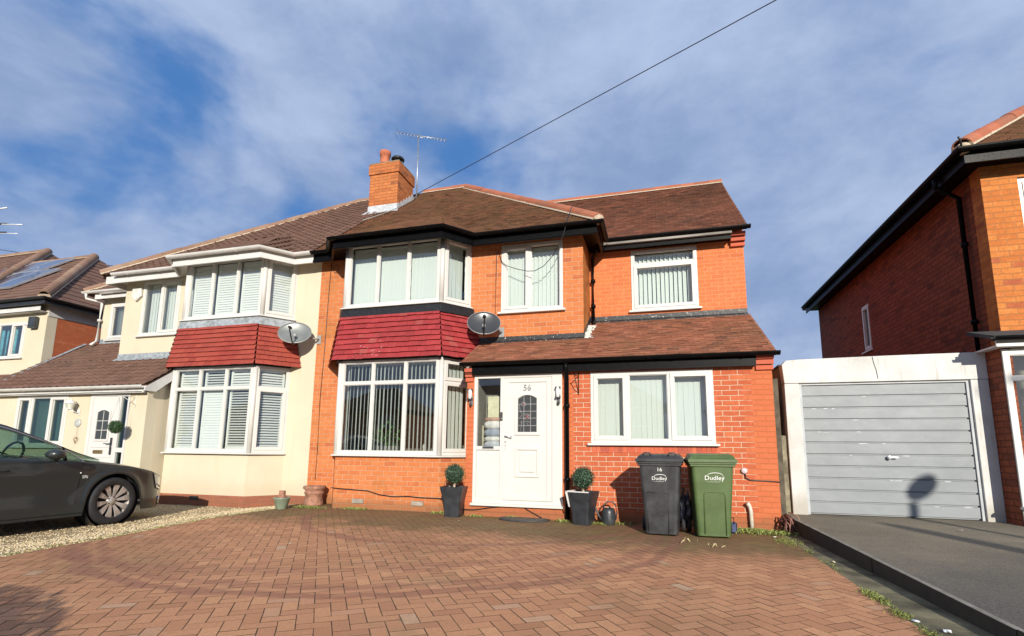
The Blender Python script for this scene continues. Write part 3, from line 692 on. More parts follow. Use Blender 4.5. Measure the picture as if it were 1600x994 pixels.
mb = MB(); wall(mb, V((0, 8.02, 0)), EX, FN, -3.07, 1.585, 0, 2.42, [(-2.937, -1.46, .20, 2.30), (-1.01, .787, 1.14, 2.275)], .22); mbuild(mb, 'porch_wall', BR, Hs)
mb = MB(); mb.box(-3.07, -2.95, 8.24, 8.9, 0, 2.5); mb.build('porch_side_wall', BO, Hs)
# bay base
bayp = [(-6.09, 8.8), (-5.70, 8.26), (-3.64, 8.26), (-3.25, 8.8)]
mb = MB(); sweep(mb, bayp, rect(-.12, 0, 0, .915)); mb.build('bay_wall', BO, Hs)
mb = MB()                                          # air bricks
for x in (-5.18, -4.02): 
    mb.box(x-.11, x+.11, 8.235, 8.262, .10, .17)
    for k in range(9): mb.box(x-.095+k*.022, x-.085+k*.022, 8.231, 8.236, .112, .158)
mb.build('air_brick', simple('air_brick_clay', (.34, .30, .25), .8, var=.2), Hs)
# dark inside: floors, back wall
mb = MB(); mb.box(PX+.02, 1.36, 12.6, 12.7, 0, 4.9); mb.box(PX+.0, PX+.05, 9.06, 12.6, 0, 4.9); mb.box(PX+.06, -1.5, 9.06, 12.6, 2.62, 2.72); mb.box(-1.2, 1.36, 9.93, 12.6, 2.62, 2.72)
mb.box(PX+.06, 1.36, 9.06, 12.6, -.05, .01); mb.box(-1.30, -1.25, 8.3, 12.5, .01, 2.6); mb.box(PX+.06, 1.36, 9.4, 12.6, 4.93, 4.97)
mb.box(-3.05, -1.35, 8.60, 8.62, 0, 2.4); mb.box(-2.935, -2.925, 8.1, 8.6, 0.01, 2.39); mb.build('room_lining', simple('interior_plaster', (.30, .28, .25), .9, var=.3, sc=1), Hs)
# tile hanging of the bay with black flashing above
ta = [(-5.80, 8.13, 2.67), (-3.60, 8.13, 2.67), (-3.70, 8.23, 3.50), (-5.73, 8.23, 3.50)]
skirt = slope_tiles('bay_tile_hanging', ta, TS, Hs, gauge=.098, width=.165, lift=.020, seed=11, vjit=.005, deck=False, thick=.020, zj=.006)
slope_tiles('bay_tile_hanging', [(-3.60, 8.13, 2.67), (-3.07, 8.8, 2.67), (-3.29, 8.8, 3.50), (-3.70, 8.23, 3.50)], TS, Hs, gauge=.098, width=.165, lift=.020, seed=12, vjit=.005, deck=False, thick=.020, zj=.006)
slope_tiles('bay_tile_hanging', [(-6.33, 8.8, 2.67), (-5.80, 8.13, 2.67), (-5.73, 8.23, 3.50), (-6.13, 8.8, 3.50)], TS, Hs, gauge=.098, width=.165, lift=.020, seed=13, vjit=.005, deck=False, thick=.020, zj=.006)
mb = MB(); sweep(mb, [(-6.06, 8.8), (-5.67, 8.28), (-3.75, 8.28), (-3.35, 8.8)], [(-.09, 2.665), (.115, 2.665), (.115, 2.69), (.005, 3.52), (-.09, 3.52)]); mb.build('bay_infill', BLK, Hs)
mb = MB(); sweep(mb, [(-6.10, 8.8), (-5.71, 8.27), (-3.70, 8.27), (-3.29, 8.8)], [(-.06, 3.49), (.055, 3.49), (.06, 3.50), (.035, 3.655), (-.06, 3.655)]); mb.build('bay_flashing', BFS, Hs)
lp = [(-6.10, 8.8), (-5.715, 8.27), (-3.72, 8.27), (-3.335, 8.8)]       # upper window path
def dirn(a, b): a, b = V(a), V(b); u = (b-a).normalized(); return V((u.x, u.y, 0)), V((u.y, -u.x, 0)), (b-a).length
def bay_windows(path, z0, z1, cols, rows, sash_f, sash_s, parent, blind, ang_f, ang_s, gl=None, mirror=False, sidecols=None, railz=None):
    U, N, L = dirn(path[1], path[2]); O = V((path[1][0], path[1][1], z0))
    f = window('bay_window', O+U*.035, U, N, L-.07, z1-z0, [c*(L-.07) for c in cols], rows, sash_f, parent, blind=blind, ang=ang_f, sill=False, glass=gl)
    for i, j in ((0, 1), (2, 3)):
        U, N, L = dirn(path[i], path[j]); O = V((path[i][0], path[i][1], z0))
        a0, a1 = (.0, .035) if i == 0 else (.035, .0)
        window('bay_window', O+U*a0, U, N, L-a0-a1, z1-z0, [], rows, sash_s, parent, blind=blind, ang=ang_s, sill=False, glass=gl)
    mb = MB()
    for k in (1, 2):
        mb.lathe([(.045, z0), (.045, z1)], (path[k][0], path[k][1]+.03, 0), 12)
    mb.build('corner_post', PVC, f)
    mb = MB(); sweep(mb, path, [(-.05, z0-.035), (.07, z0-.035), (.07, z0-.012), (-.0, z0), (-.05, z0)]); mb.build('bay_sill', PVC, f, bevel=.003, seg=1)
    return f
bay_windows(lp, 3.70, 4.955, [1/3, 2/3], [], set(), {(0, 0)}, Hs, 'v', -12, -12)
ll = [(-6.09, 8.8), (-5.705, 8.245), (-3.66, 8.245), (-3.26, 8.8)]
bay_windows(ll, .955, 2.67, [1/3, 2/3], [1.29], set(), {(0, 0), (0, 1)}, Hs, 'v', 47, -20)
window('window', V((-2.74, 8.785, 3.56)), EX, FN, 1.16, 1.30, [.54], [], {(0, 0)}, Hs, ang=-30)
window('window', V((-.42, 9.685, 3.68)), EX, FN, 1.195, 1.19, [], [.90], {(0, 0)}, Hs, ang=-38)
window('window', V((-1.01, 8.005, 1.175)), EX, FN, 1.797, 1.10, [.565, 1.175], [], {(0, 0), (2, 0)}, Hs, ang=-7)
mb = MB(); x = -1.0                                 # brick-on-edge course under the ground-floor window
while x < .80: mb.box(x+.004, x+.061, 8.013, 8.03, 1.035, 1.132); x += .0715 if False else .066
mb.build('brick_sill', SOLD, Hs)
# corbels
mb = MB()
for x0, x1, y, z in ((1.37, 1.60, 8.02, 2.235), (-3.09, -2.96, 8.02, 2.18)):
    for k in range(3): mb.box(x0-.0, x1+.002*k, y-.036*(k+1), y-.002, z+k*.075, z+k*.075+.066)
for k in range(3): mb.box(1.36, 1.60+.002*k, 9.70-.06*(k+1), 9.698, 4.765+k*.08, 4.765+k*.08+.068)
mb.build('corbel', SOLD, Hs, bevel=.003)
# --- door and its frame
dO = V((-2.937, 8.00, .215))
D = MB(); B = lambda u0, u1, w0, w1, z0, z1, m=None: (m or D).obox(dO, EX, FN, u0, u1, w0, w1, z0, z1)
W_, Hd = 1.477, 2.07
B(0, .055, -.07, 0, 0, Hd); B(1.315, W_, -.07, .004, 0, Hd); B(.055, 1.315, -.07, 0, Hd-.06, Hd); B(.055, 1.315, -.07, 0, 0, .05)
B(.455, .51, -.07, 0, .05, Hd-.06); B(.055, .455, -.07, 0, .84, .90)
B(.055, .455, -.05, -.03, .05, .84); B(.075, .435, -.03, -.022, .085, .80); B(-.02, W_+.02, -.02, .05, -.04, 0)
df = D.build('door_frame', PVC, Hs, bevel=.004)
g = MB(); B(.065, .445, -.04, -.034, .90, Hd-.07, g); g.build('side_light', GLASS, df)
g = MB(); B(.16, .36, -.004, .006, .855, .905, g); lb = g.build('letterbox', METAL, df, bevel=.004); g = MB(); B(.175, .345, .006, .010, .868, .893, g); g.build('letter_flap', DGREY, lb)
# stuff behind the side light
g = MB(); B(.02, .48, -.40, -.38, .6, 1.25, g); g.build('hall_shelf', simple('hall_shelf_paint', (.5, .46, .36), .7), df)
D = MB(); B(.51, 1.315, -.055, -.012, .05, Hd-.06)           # slab
for a, b, c, d in ((.51, .60, .06, 2.0), (1.225, 1.31, .06, 2.0), (.60, 1.225, .06, .13), (.60, 1.225, 1.93, 2.0)): B(a, b, -.012, .004, c, d)
# arched surround of the glazed panel, raised lower panel
au0, au1, az0, az1, arc = .755, 1.065, 1.13, 1.66, .055
def arched(m, u0, u1, z0, z1, rise, w0, w1, inner=None):
    k = 12; top = [(u0+(u1-u0)*i/k, z1+rise*(1-(2*i/k-1)**2)) for i in range(k+1)]
    if inner is None:
        poly = [dO+EX*u0+FN*w0+EZ*z0]+[dO+EX*a+FN*w0+EZ*b for a, b in top]+[dO+EX*u1+FN*w0+EZ*z0]; m.prism(poly, FN*(w1-w0))
    else:
        q = inner; out = [(u0, z0)]+top+[(u1, z0)]; ins = [(u0+q, z0+q)]+[(u0+q+(u1-u0-2*q)*i/k, z1-q*.8+rise*(1-(2*i/k-1)**2)) for i in range(k+1)]+[(u1-q, z0+q)]
        n = len(out)
        for i in range(n):
            j = (i+1) % n; vs = [dO+EX*p[0]+FN*w+EZ*p[1] for w in (w0, w1) for p in (out[i], out[j], ins[j], ins[i])]
            m.add(vs, [(0, 1, 2, 3), (4, 7, 6, 5), (0, 4, 5, 1), (2, 6, 7, 3)])
arched(D, au0-.05, au1+.05, az0-.05, az1+.045, arc, -.011, .010, .048)
for a_, b_, c_, d_ in ((.715, 1.105, .42, .455), (.715, 1.105, .845, .88), (.715, .75, .455, .845), (1.07, 1.105, .455, .845)): B(a_, b_, -.013, .010, c_, d_)
B(.795, 1.025, -.013, .009, .50, .80)
for q in (0,): 
    pass
leaf = D.build('door', PVC, Hs, bevel=.004)
g = MB(); arched(g, au0+.002, au1-.002, az0+.002, az1, arc, -.0115, -.005); dg_ = g.build('door_glass', OBSC, leaf)
g = MB()
for u in (.855, .965): B(u-.003, u+.003, -.005, -.001, az0, az1+.035, g)
for z in (1.23, 1.35, 1.46, 1.575): B(au0, au1, -.005, -.0015, z-.003, z+.003, g)
def lead_line(pts, r=.003): g.tube([dO+EX*a+FN*(-.002)+EZ*b for a, b in pts], r, 5)
lead_line([(.78, 1.56), (.79, 1.48), (.83, 1.40), (.82, 1.28), (.80, 1.14)]); lead_line([(.83, 1.40), (.78, 1.36), (.775, 1.30), (.82, 1.28)]); lead_line([(.90, 1.28), (.94, 1.22), (.93, 1.16)]); lead_line([(.83, 1.28), (.90, 1.30), (.97, 1.28)])
for cx, cz, r in ((.845, 1.575, .042), (.845, 1.575, .022), (.905, 1.375, .058), (.91, 1.375, .035), (.905, 1.37, .016)):
    lead_line([(cx+r*math.cos(t*.7)*1.1, cz+r*.75*math.sin(t*.7)) for t in range(10)], .0028)
g.build('lead_work', simple('lead_came', (.42, .40, .40), .5, metal=.3), dg_)
g = MB()
for cx, cz, r in ((.845, 1.575, .018), (.91, 1.373, .026)): g.lathe([(.0, .0), (r, .001), (0, .003)], dO+EX*cx+FN*.0-EY*.001+EZ*cz, 10, axis='Y')
g.build('rose_glass', simple('rose_red_glass', (.30, .10, .11), .2), dg_)
g = MB(); B(.535, .575, .004, .012, .86, 1.10, g); hp = g.build('handle_plate', PVC, leaf, bevel=.004)
g = MB(); g.tube([dO+EX*.555+FN*.012+EZ*1.06, dO+EX*.555+FN*.05+EZ*1.06, dO+EX*.57+FN*.055+EZ*1.06, dO+EX*.67+FN*.052+EZ*1.045], .009, 8); g.lathe([(.012, 0), (.012, .006)], dO+EX*.555+FN*.018+EZ*.97, 10, 'Y'); g.lathe([(.010, 0), (.010, .005)], dO+EX*.555+FN*.018+EZ*.91, 10, 'Y'); g.build('handle', METAL, leaf)
text('door_number', '56', .135, dO+EX*.91+FN*.002+EZ*1.80, EX, EZ, METAL, leaf, .005)
g = MB(); B(.462, .503, .001, .020, 1.31, 1.45, g); db = g.build('doorbell', simple('doorbell_case', (.05, .045, .04), .35), df, bevel=.008)
g = MB(); g.lathe([(.011, 0), (.011, .004)], dO+EX*.4825+FN*.024+EZ*1.345, 12, 'Y'); g.build('button', METAL, db)
# --- gutters, fascias
mp = [(PX, 8.80), (-6.09, 8.80), (-5.70, 8.28), (-3.75, 8.28), (-3.34, 8.80), (-1.217, 8.80), (-1.217, 9.62)]
mb = MB(); sweep(mb, mp, rect(.265, .29, 4.79, 4.965)); mb.build('fascia', BLK, Hs)
mb = MB(); sweep(mb, mp, rect(-.05, .264, 4.905, 4.93)); mb.build('soffit', BLK, Hs)
mb = MB(); sweep(mb, mp[:-1]+[(-1.217, 9.3)], rect(.291, .303, 4.80, 4.83)); mb.build('fascia_moulding', BLK, Hs)
gutter('gutter', mp[:-1]+[(-1.217, 9.30)], .305, 4.99, BLK, Hs)
lowp = [(-2.955, 8.02), (1.365, 8.02)]
mb = MB(); sweep(mb, lowp, rect(.085, .11, 2.285, 2.455)); mb.build('fascia', BLK, Hs)
mb = MB(); mb.box(-3.10, 1.36, 7.935, 8.03, 2.296, 2.31); mb.box(-3.10, -1.43, 8.03, 8.06, 2.28, 2.40); mb.build('soffit', BLK, Hs)
gutter('gutter', [(-3.14, 8.02), (1.67, 8.02)], .112, 2.475, BLK, Hs)
upp = [(-1.10, 9.70), (1.60, 9.70)]
mb = MB(); sweep(mb, [(-.93, 9.70), (1.35, 9.70)], rect(.215, .24, 4.85, 5.02)); mb.build('fascia', BLK, Hs)
mb = MB(); mb.box(-1.2, 1.36, 9.48, 9.72, 4.90, 4.92); mb.build('soffit', BLK, Hs)
gutter('gutter', [(-.80, 9.70), (1.67, 9.70)], .242, 5.04, BLK, Hs)
pipe('downpipe', [(-1.375, 7.865, 2.42), (-1.375, 7.865, 2.34), (-1.375, 7.95, 2.20), (-1.375, 7.95, .03)], .034, BLK, Hs, (1.75, .62))
pipe('downpipe', [(-1.0, 9.36, 5.0), (-1.0, 9.36, 4.88), (-1.14, 9.62, 4.76), (-1.14, 9.62, 3.55), (-1.12, 9.50, 3.42)], .034, BLK, Hs, (4.3, 3.8))
# --- roofs
ZE = 5.0; sl = .812; YE, XE = 8.48, -.90
apx = V((XE-4.06, YE+4.06, ZE+sl*4.06)); rdg = apx.z
def zmain(y): return ZE+sl*(y-YE)
# bay roof planes (eaves y=7.97), pitch .60, dying into the main slope
def bay_roof(sgn, cx, m, parent, seed, wavy, gauge, width):
    """cx centre of bay; right side corner offsets"""
    s2 = .60; yb = 7.96; yl = yb; y2 = (s2*yb-sl*YE)/(s2-sl)     # front plane meets main plane
    E2 = V((cx+1.14, yb, ZE)); Cc = V((cx+1.14+(8.48-yb)*.79, 8.48, ZE))
    d = (Cc-E2).normalized(); nin = V((-d.y, d.x, 0)).normalized()
    # intersection of front plane, chamfer plane, main plane: ZE+s2*(y-yb) = ZE+s2*((p-E2).nin) = ZE+sl*(y-YE)
    y = y2; t = y-yb; x = E2.x+(t-nin.y*(y-E2.y))/nin.x
    A2 = V((x, y, ZE+s2*t))
    mir = lambda p: V((2*cx-p.x, p.y, p.z)); k = dict(wavy=wavy, gauge=gauge, width=width, deck=True)
    slope_tiles('bay_roof', [mir(E2), E2, A2, mir(A2)], m, parent, seed=seed, **k)
    slope_tiles('bay_roof', [E2, Cc, A2], m, parent, seed=seed+1, **k)
    slope_tiles('bay_roof', [mir(Cc), mir(E2), mir(A2)], m, parent, seed=seed+2, **k)
k1 = dict(gauge=.1, width=.165)
rf = slope_tiles('roof', [(PX, YE, ZE), (XE, YE, ZE), tuple(apx), (PX, apx.y, apx.z)], TM, Hs, seed=21, **k1)
bay_roof(1, -4.705, TM, Hs, 31, False, .1, .165)
mb = MB(); mb.prism([(XE, YE, ZE), (XE, 16.6, ZE), tuple(apx)], (0, 0, -.06)); mb.prism([(XE, 16.6, ZE), (PX, 16.6, ZE), (PX, apx.y, apx.z), tuple(apx)], (0, 0, -.06)); mb.build('rear_roof', TM, Hs)
ridge('ridge_tiles', [(PX+.42, apx.y, apx.z+.02), (apx.x, apx.y, apx.z+.02)], RT, Hs, seed=4)
ridge('hip_tiles', [tuple(apx+V((0, 0, .02))), (XE+.02, YE-.02, ZE+.05)], RT, Hs, seed=5)
mb = MB(); mb.add([(0, 0, 0)]*0, []); 
er = slope_tiles('extension_roof', [(-.93, 9.40, 5.03), (1.615, 9.40, 5.03), (1.615, 12.30, 7.38), (-3.88, 12.30, 7.38)], TE, Hs, seed=22, **k1)
mb = MB(); mb.prism([(-.9, 12.31, 7.37), (1.60, 12.31, 7.37), (1.60, 15.3, 5.0), (-.9, 15.3, 5.0)], (0, 0, -.06)); mb.build('rear_roof', TE, Hs)
ridge('ridge_tiles', [(-3.7, 12.30, 7.41), (1.62, 12.30, 7.41)], RT, Hs, seed=6, r=.10, L=.32)
zl = lambda y: 2.47+.547*(y-7.85)
slope_tiles('porch_roof', [(-3.13, 7.85, 2.47), (1.62, 7.85, 2.47), (1.62, 8.80, zl(8.8)), (-3.13, 8.80, zl(8.8))], TP, Hs, seed=23, **k1)
slope_tiles('porch_roof', [(-1.20, 8.805, zl(8.805)), (1.62, 8.805, zl(8.805)), (1.62, 9.69, zl(9.69)), (-1.20, 9.69, zl(9.69))], TP, Hs, seed=24, **k1)
# verge undercloak in mortar
mb = MB()
for x in (1.625,):
    mb.prism([(x, 7.86, 2.44), (x, 9.69, zl(9.69)-.03), (x, 9.69, zl(9.69)+.02), (x, 7.86, 2.49)], (-.03, 0, 0)); mb.prism([(x, 9.42, 5.0), (x, 12.3, 7.34), (x, 12.3, 7.39), (x, 9.42, 5.05)], (-.03, 0, 0))
mb.prism([(-3.14, 7.86, 2.44), (-3.14, 8.8, zl(8.8)-.03), (-3.14, 8.8, zl(8.8)+.015), (-3.14, 7.86, 2.485)], (.03, 0, 0))
mb.build('verge', TERRP, Hs)
# flashings above the porch roof
mb = MB(); mb.prism([(-3.25, 8.79, zl(8.8)+.02), (-1.20, 8.79, zl(8.8)+.02), (-1.20, 8.79, zl(8.8)+.115), (-3.25, 8.79, zl(8.8)+.115)], (0, .012, 0))
mb.prism([(-3.25, 8.72, zl(8.72)+.030), (-1.20, 8.72, zl(8.72)+.030), (-1.20, 8.79, zl(8.8)+.035), (-3.25, 8.79, zl(8.8)+.035)], (0, 0, .008))
mb.prism([(-1.205, 9.69, zl(9.7)+.02), (1.585, 9.69, zl(9.7)+.02), (1.585, 9.69, zl(9.7)+.125), (-1.205, 9.69, zl(9.7)+.125)], (0, .012, 0))
mb.prism([(-1.205, 9.62, zl(9.62)+.030), (1.585, 9.62, zl(9.62)+.030), (1.585, 9.69, zl(9.7)+.035), (-1.205, 9.69, zl(9.7)+.035)], (0, 0, .008))
mb.prism([(-1.203, 8.79, zl(8.79)+.02), (-1.203, 9.69, zl(9.69)+.02), (-1.203, 9.69, zl(9.69)+.16), (-1.203, 8.79, zl(8.79)+.13)], (-.01, 0, 0))
mb.build('flashing', BFL, Hs)
def lumps(mb, c, n, r, rd, flat=.4, spread=(1, 1, 1)):
    for _ in range(n):
        p = V(c)+V((rd.uniform(-1, 1)*spread[0], rd.uniform(-1, 1)*spread[1], rd.uniform(-1, 1)*spread[2])); rr = r*rd.uniform(.5, 1.2)
        vs = [p+V((math.cos(a)*rr*rd.uniform(.7, 1.2), math.sin(a)*rr*rd.uniform(.7, 1.2), rd.uniform(-.2, .2)*rr)) for a in [i*math.pi/3 for i in range(6)]]+[p+V((0, 0, rr*flat))]
        mb.add(vs, [(i, (i+1) % 6, 6) for i in range(6)])
mb = MB(); nu, nv = 16, 40; P_ = {}
for i in range(nu+1):
    for j in range(nv+1):
        x, y = -1.215+.23*i/nu, 8.70+.72*j/nv; e_ = mnoise.noise(V((x*9, y*7, 1)))+.5*mnoise.noise(V((x*26, y*24, 4)))
        P_[i, j] = (len(mb.v), e_); mb.v.append((x+.01*e_, y, zl(y)+.030+.055*(1-i/nu)*(.6+e_)+.012*mnoise.noise(V((x*60, y*60, 2)))))
for i in range(nu):
    for j in range(nv):
        if i/nu < .50+.55*P_[i, j][1] and .02 < j/nv < .98 and not (P_[i, j][1] > .45 and i > 4): mb.f.append((P_[i, j][0], P_[i+1, j][0], P_[i+1, j+1][0], P_[i, j+1][0])); mb.sm.append(False)
mbuild_no(mb, 'mortar_fillet', MORTW, Hs)
# --- chimney
cx0, cx1, cy0, cy1 = -7.085, -6.262, 11.03, 11.87
BC = brick('brick_chimney', (.54, .185, .06), (.42, .13, .045), (.26, .09, .04), (.26, .13, .05), ms=.006, contrast=.7, stain=(.20, .10, .04), stain_amt=.5, bmp=1.0)
mb = MB(); mb.box(cx0, cx1, cy0, cy1, 6.2, 8.13); mb.box(cx0-.03, cx1+.03, cy0-.03, cy1+.03, 8.132, 8.43)
ch = mb.build('chimney', BC, Hs, bevel=.01)
mb = MB(); mb.prism([(cx0-.02, cy0-.02, 8.431), (cx1+.02, cy0-.02, 8.431), (cx1+.02, cy1+.02, 8.431), (cx0-.02, cy1+.02, 8.431)], (0, 0, .035)); mb.build('mortar_cap', simple('mossy_mortar', (.22, .21, .14), .95, var=.4, sc=9, bs=.6), ch, bevel=.015)
def pot(x, y, z, r, h, m, nm):
    mb = MB(); mb.lathe([(r*.92, 0), (r, .02), (r*.9, .05), (r*.88, h-.12), (r*1.0, h-.11), (r*1.03, h-.02), (r*.98, h), (r*.72, h), (r*.7, h-.3)], (x, y, z), 20); return mb.build(nm, m, ch)
pot(-6.83, 11.30, 8.46, .145, .47, TERR, 'chimney_pot')
mb = MB(); mb.lathe([(.11, 0), (.11, .16), (.15, .18), (.15, .22)], (-6.56, 11.50, 8.46), 16); pc = mb.build('chimney_pot', METAL, ch)
mb = MB()
for k in range(8):
    a = k*math.pi/4; mb.box(-6.56+.13*math.cos(a)-.006, -6.56+.13*math.cos(a)+.006, 11.50+.13*math.sin(a)-.006, 11.50+.13*math.sin(a)+.006, 8.68, 8.78)
mb.lathe([(.17, .30), (.18, .33), (.15, .37), (.06, .40), (0.001, .41)], (-6.56, 11.50, 8.46), 16); mb.lathe([(.15, .22), (.10, .25), (.10, .33)], (-6.56, 11.50, 8.46), 12); mb.build('cowl', BLKP, pc)
mb = MB(); zc = zmain
mb.prism([(cx0-.10, cy0-.14, zc(cy0-.14)+.035), (cx1+.10, cy0-.14, zc(cy0-.14)+.035), (cx1+.04, cy0-.005, zc(cy0)+.05), (cx0-.04, cy0-.005, zc(cy0)+.05)], (0, 0, .008))
mb.prism([(cx0-.01, cy0-.008, zc(cy0)+.03), (cx1+.01, cy0-.008, zc(cy0)+.03), (cx1+.01, cy0-.008, zc(cy0)+.20), (cx0-.01, cy0-.008, zc(cy0)+.20)], (0, .006, 0))
for k in range(6):
    y0 = cy0+k*.14; y1 = y0+.145
    mb.prism([(cx1+.006+.001*k, y0-.02, zc(y0)+.0), (cx1+.006+.001*k, y1, zc(y1)-.02), (cx1+.006+.001*k, y1, zc(y1)+.13), (cx1+.006+.001*k, y0+.05, zc(y1)+.13), (cx1+.006+.001*k, y0-.0, zc(y0)+.10)], (.006, 0, 0))
mb.build('lead_flashing', simple('new_lead', (.50, .52, .54), .45, var=.2, sc=12), ch)

# ================================================================== THE CREAM RENDERED HOUSE (left half of the pair)
Hw = thing('rendered_house', 'cream rendered semi-detached house with white gutters, shutters and red tile-hung bay', 'house', (-10.5, 8.8, 0))
mir = lambda x: 2*PX-x
WXL = -12.05
mb = MB(); wall(mb, V((0, 8.80, 0)), EX, FN, WXL, PX, 0, 4.98, [(mir(-3.40), mir(-6.05), 0, 4.98), (-11.50, -10.38, 2.57+1.05-.06, 4.87), (-11.9, -10.0, 0, 2.2)], .25)
mb.add([(PX-.001, 8.797, 0)]*0, [])
mbuild(mb, 'front_wall', CREAM, Hw)
mb = MB(); mb.box(WXL-.003, WXL+.24, 8.803, 12.5, 2.0, 4.975); mb.build('side_wall', CREAM, Hw)
mb = MB(); wall(mb, V((0, 9.72, 0)), EX, FN, -14.05, WXL-.003, 3.3, 5.0, [(-13.76, -12.95, 3.78, 4.76)], .22); mbuild(mb, 'extension_wall', CREAM, Hw)
mb = MB(); mb.box(-14.052, -13.83, 9.94, 15, 0, 5.0); mb.build('gable_wall', CREAM, Hw)
mb = MB(); wall(mb, V((0, 7.85, 0)), EX, FN, -14.3, -9.82, 0, 2.17, [(-11.33, -10.26, 0, 2.13), (-13.52, -11.98, 1.0, 2.12)], .22); mbuild(mb, 'porch_wall', CREAM, Hw)
mb = MB(); mb.prism([(-9.818, 8.071, 0), (-9.818, 8.9, 0), (-9.818, 8.9, 2.95), (-9.818, 8.071, 2.36)], (-.2, 0, 0)); mb.build('porch_side_wall', CREAM, Hw)
bw = [(mir(-3.25), 8.8), (mir(-3.64), 8.26), (mir(-5.70), 8.26), (mir(-6.09), 8.8)]
mb = MB(); sweep(mb, bw, rect(-.12, 0, .13, .915)); mb.build('bay_wall', CREAM, Hw)
mb = MB(); sweep(mb, [(-9.9, 8.8), (mir(-3.28), 8.8)]+bw[1:]+[(PX, 8.8)], rect(-.10, .006, -.09, .128)); pl = mb.build('plinth', BPL, Hw)
mb = MB(); mb.box(-8.95, -8.73, 8.249, 8.253, .03, .10); mb.build('air_brick', BLKP, Hw)
mb = MB(); mb.box(-13.8, PX-.02, 12.6, 12.7, 0, 4.9); mb.box(-13.8, PX-.02, 9.96, 12.6, 2.62, 2.72); mb.box(-9.6, PX-.02, 9.06, 12.6, 2.62, 2.72); mb.box(-13.8, PX-.02, 9.06, 12.6, -.05, .01); mb.box(-9.9, -9.85, 8.3, 12.5, .01, 2.6); mb.box(-13.8, PX-.02, 9.4, 12.6, 4.93, 4.97)
mb.build('room_lining', MATS['interior_plaster'], Hw)
def mp3(p): return (mir(p[0]), p[1], p[2])
for q, sd in (([(-5.80, 8.13, 2.67), (-3.60, 8.13, 2.67), (-3.70, 8.23, 3.50), (-5.73, 8.23, 3.50)], 41), ([(-3.60, 8.13, 2.67), (-3.07, 8.8, 2.67), (-3.29, 8.8, 3.50), (-3.70, 8.23, 3.50)], 42), ([(-6.33, 8.8, 2.67), (-5.80, 8.13, 2.67), (-5.73, 8.23, 3.50), (-6.13, 8.8, 3.50)], 43)):
    q = [mp3(p) for p in q]; q = [q[1], q[0], q[3], q[2]]
    slope_tiles('bay_tile_hanging', q, TS2, Hw, gauge=.098, width=.165, lift=.020, seed=sd, vjit=.003, deck=False, thick=.019, zj=.004)
mpw = lambda P: [(mir(a), b) for a, b in reversed(P)]
mb = MB(); sweep(mb, mpw([(-6.06, 8.8), (-5.67, 8.28), (-3.75, 8.28), (-3.35, 8.8)]), [(-.09, 2.665), (.115, 2.665), (.115, 2.69), (.005, 3.52), (-.09, 3.52)]); mb.build('bay_infill', BLK, Hw)
mb = MB(); sweep(mb, mpw([(-6.10, 8.8), (-5.71, 8.27), (-3.70, 8.27), (-3.29, 8.8)]), [(-.06, 3.49), (.055, 3.49), (.06, 3.50), (.035, 3.655), (-.06, 3.655)]); mb.build('bay_flashing', LEAD, Hw)
bay_windows(mpw(lp), 3.70, 4.955, [1/3, 2/3], [], set(), {(0, 0)}, Hw, 's', 72, 68)
bay_windows(mpw(ll), .955, 2.67, [1/3, 2/3], [1.27], set(), {(0, 0)}, Hw, 's', {0: 40, 10: 74, 20: 24, 1: 52, 11: 32, 21: 50}, {0: 30, 1: 40})
window('window', V((-11.50, 8.785, 3.57)), EX, FN, 1.12, 1.30, [.56], [], {(1, 0)}, Hw, ang=8)
window('window', V((-13.76, 9.705, 3.78)), EX, FN, .81, .98, [], [], {(0, 0)}, Hw, ang=80)
window('window', V((-13.52, 7.835, 1.03)), EX, FN, 1.54, 1.09, [.46, 1.03], [], {(0, 0), (2, 0)}, Hw, ang=85, glass=GLASSD)
# door
dO = V((-11.33, 7.83, .10)); D = MB()
B(0, .08, -.07, 0, 0, 2.03, D); B(1.02, 1.07, -.07, 0, 0, 2.03, D); B(.08, 1.02, -.07, 0, 1.96, 2.03, D); B(.80, .85, -.07, 0, 0, 1.96, D); B(.85, 1.02, -.07, 0, .83, .92, D); B(.85, 1.02, -.07, 0, 0, .45, D); B(.08, 1.02, -.07, 0, -.0, .04, D)
wdf = D.build('door_frame', PVC, Hw, bevel=.004)
g = MB(); B(.855, 1.015, -.04, -.035, .92, 1.96, g); B(.855, 1.015, -.04, -.035, .45, .83, g); g.build('side_light', GLASSD, wdf)
D = MB(); B(.08, .80, -.055, -.012, .04, 1.96, D); B(.14, .74, -.012, -.002, .12, .17, D); B(.14, .74, -.012, -.002, .72, .76, D); B(.14, .74, -.012, -.002, .92, .96, D)
arched(D, .21, .61, 1.05, 1.66, .05, -.011, .006, .04)
B(.405, .415, -.012, .0, 1.09, 1.66, D)
for z in (1.27, 1.46): B(.25, .57, -.012, .0, z-.006, z+.006, D)
wleaf = D.build('door', PVC, Hw, bevel=.003)
g = MB(); arched(g, .252, .568, 1.092, 1.63, .045, -.0115, -.006); g.build('door_glass', OBSC, wleaf)
g = MB(); B(.25, .50, -.002, .008, .80, .87, g); g.build('letterbox', simple('brass', (.35, .24, .10), .35, metal=.7), wleaf, bevel=.003)
g = MB(); B(.69, .73, -.002, .010, .78, 1.12, g); g.tube([dO+EX*.71+FN*.01+EZ*1.0, dO+EX*.71+FN*.05+EZ*1.0, dO+EX*.58+FN*.05+EZ*1.0], .009, 8); g.build('handle', DGREY, wleaf); g = MB(); B(.66, .72, -.002, .012, 1.36, 1.46, g); g.build('lock_plate', DGREY, wleaf, bevel=.004)
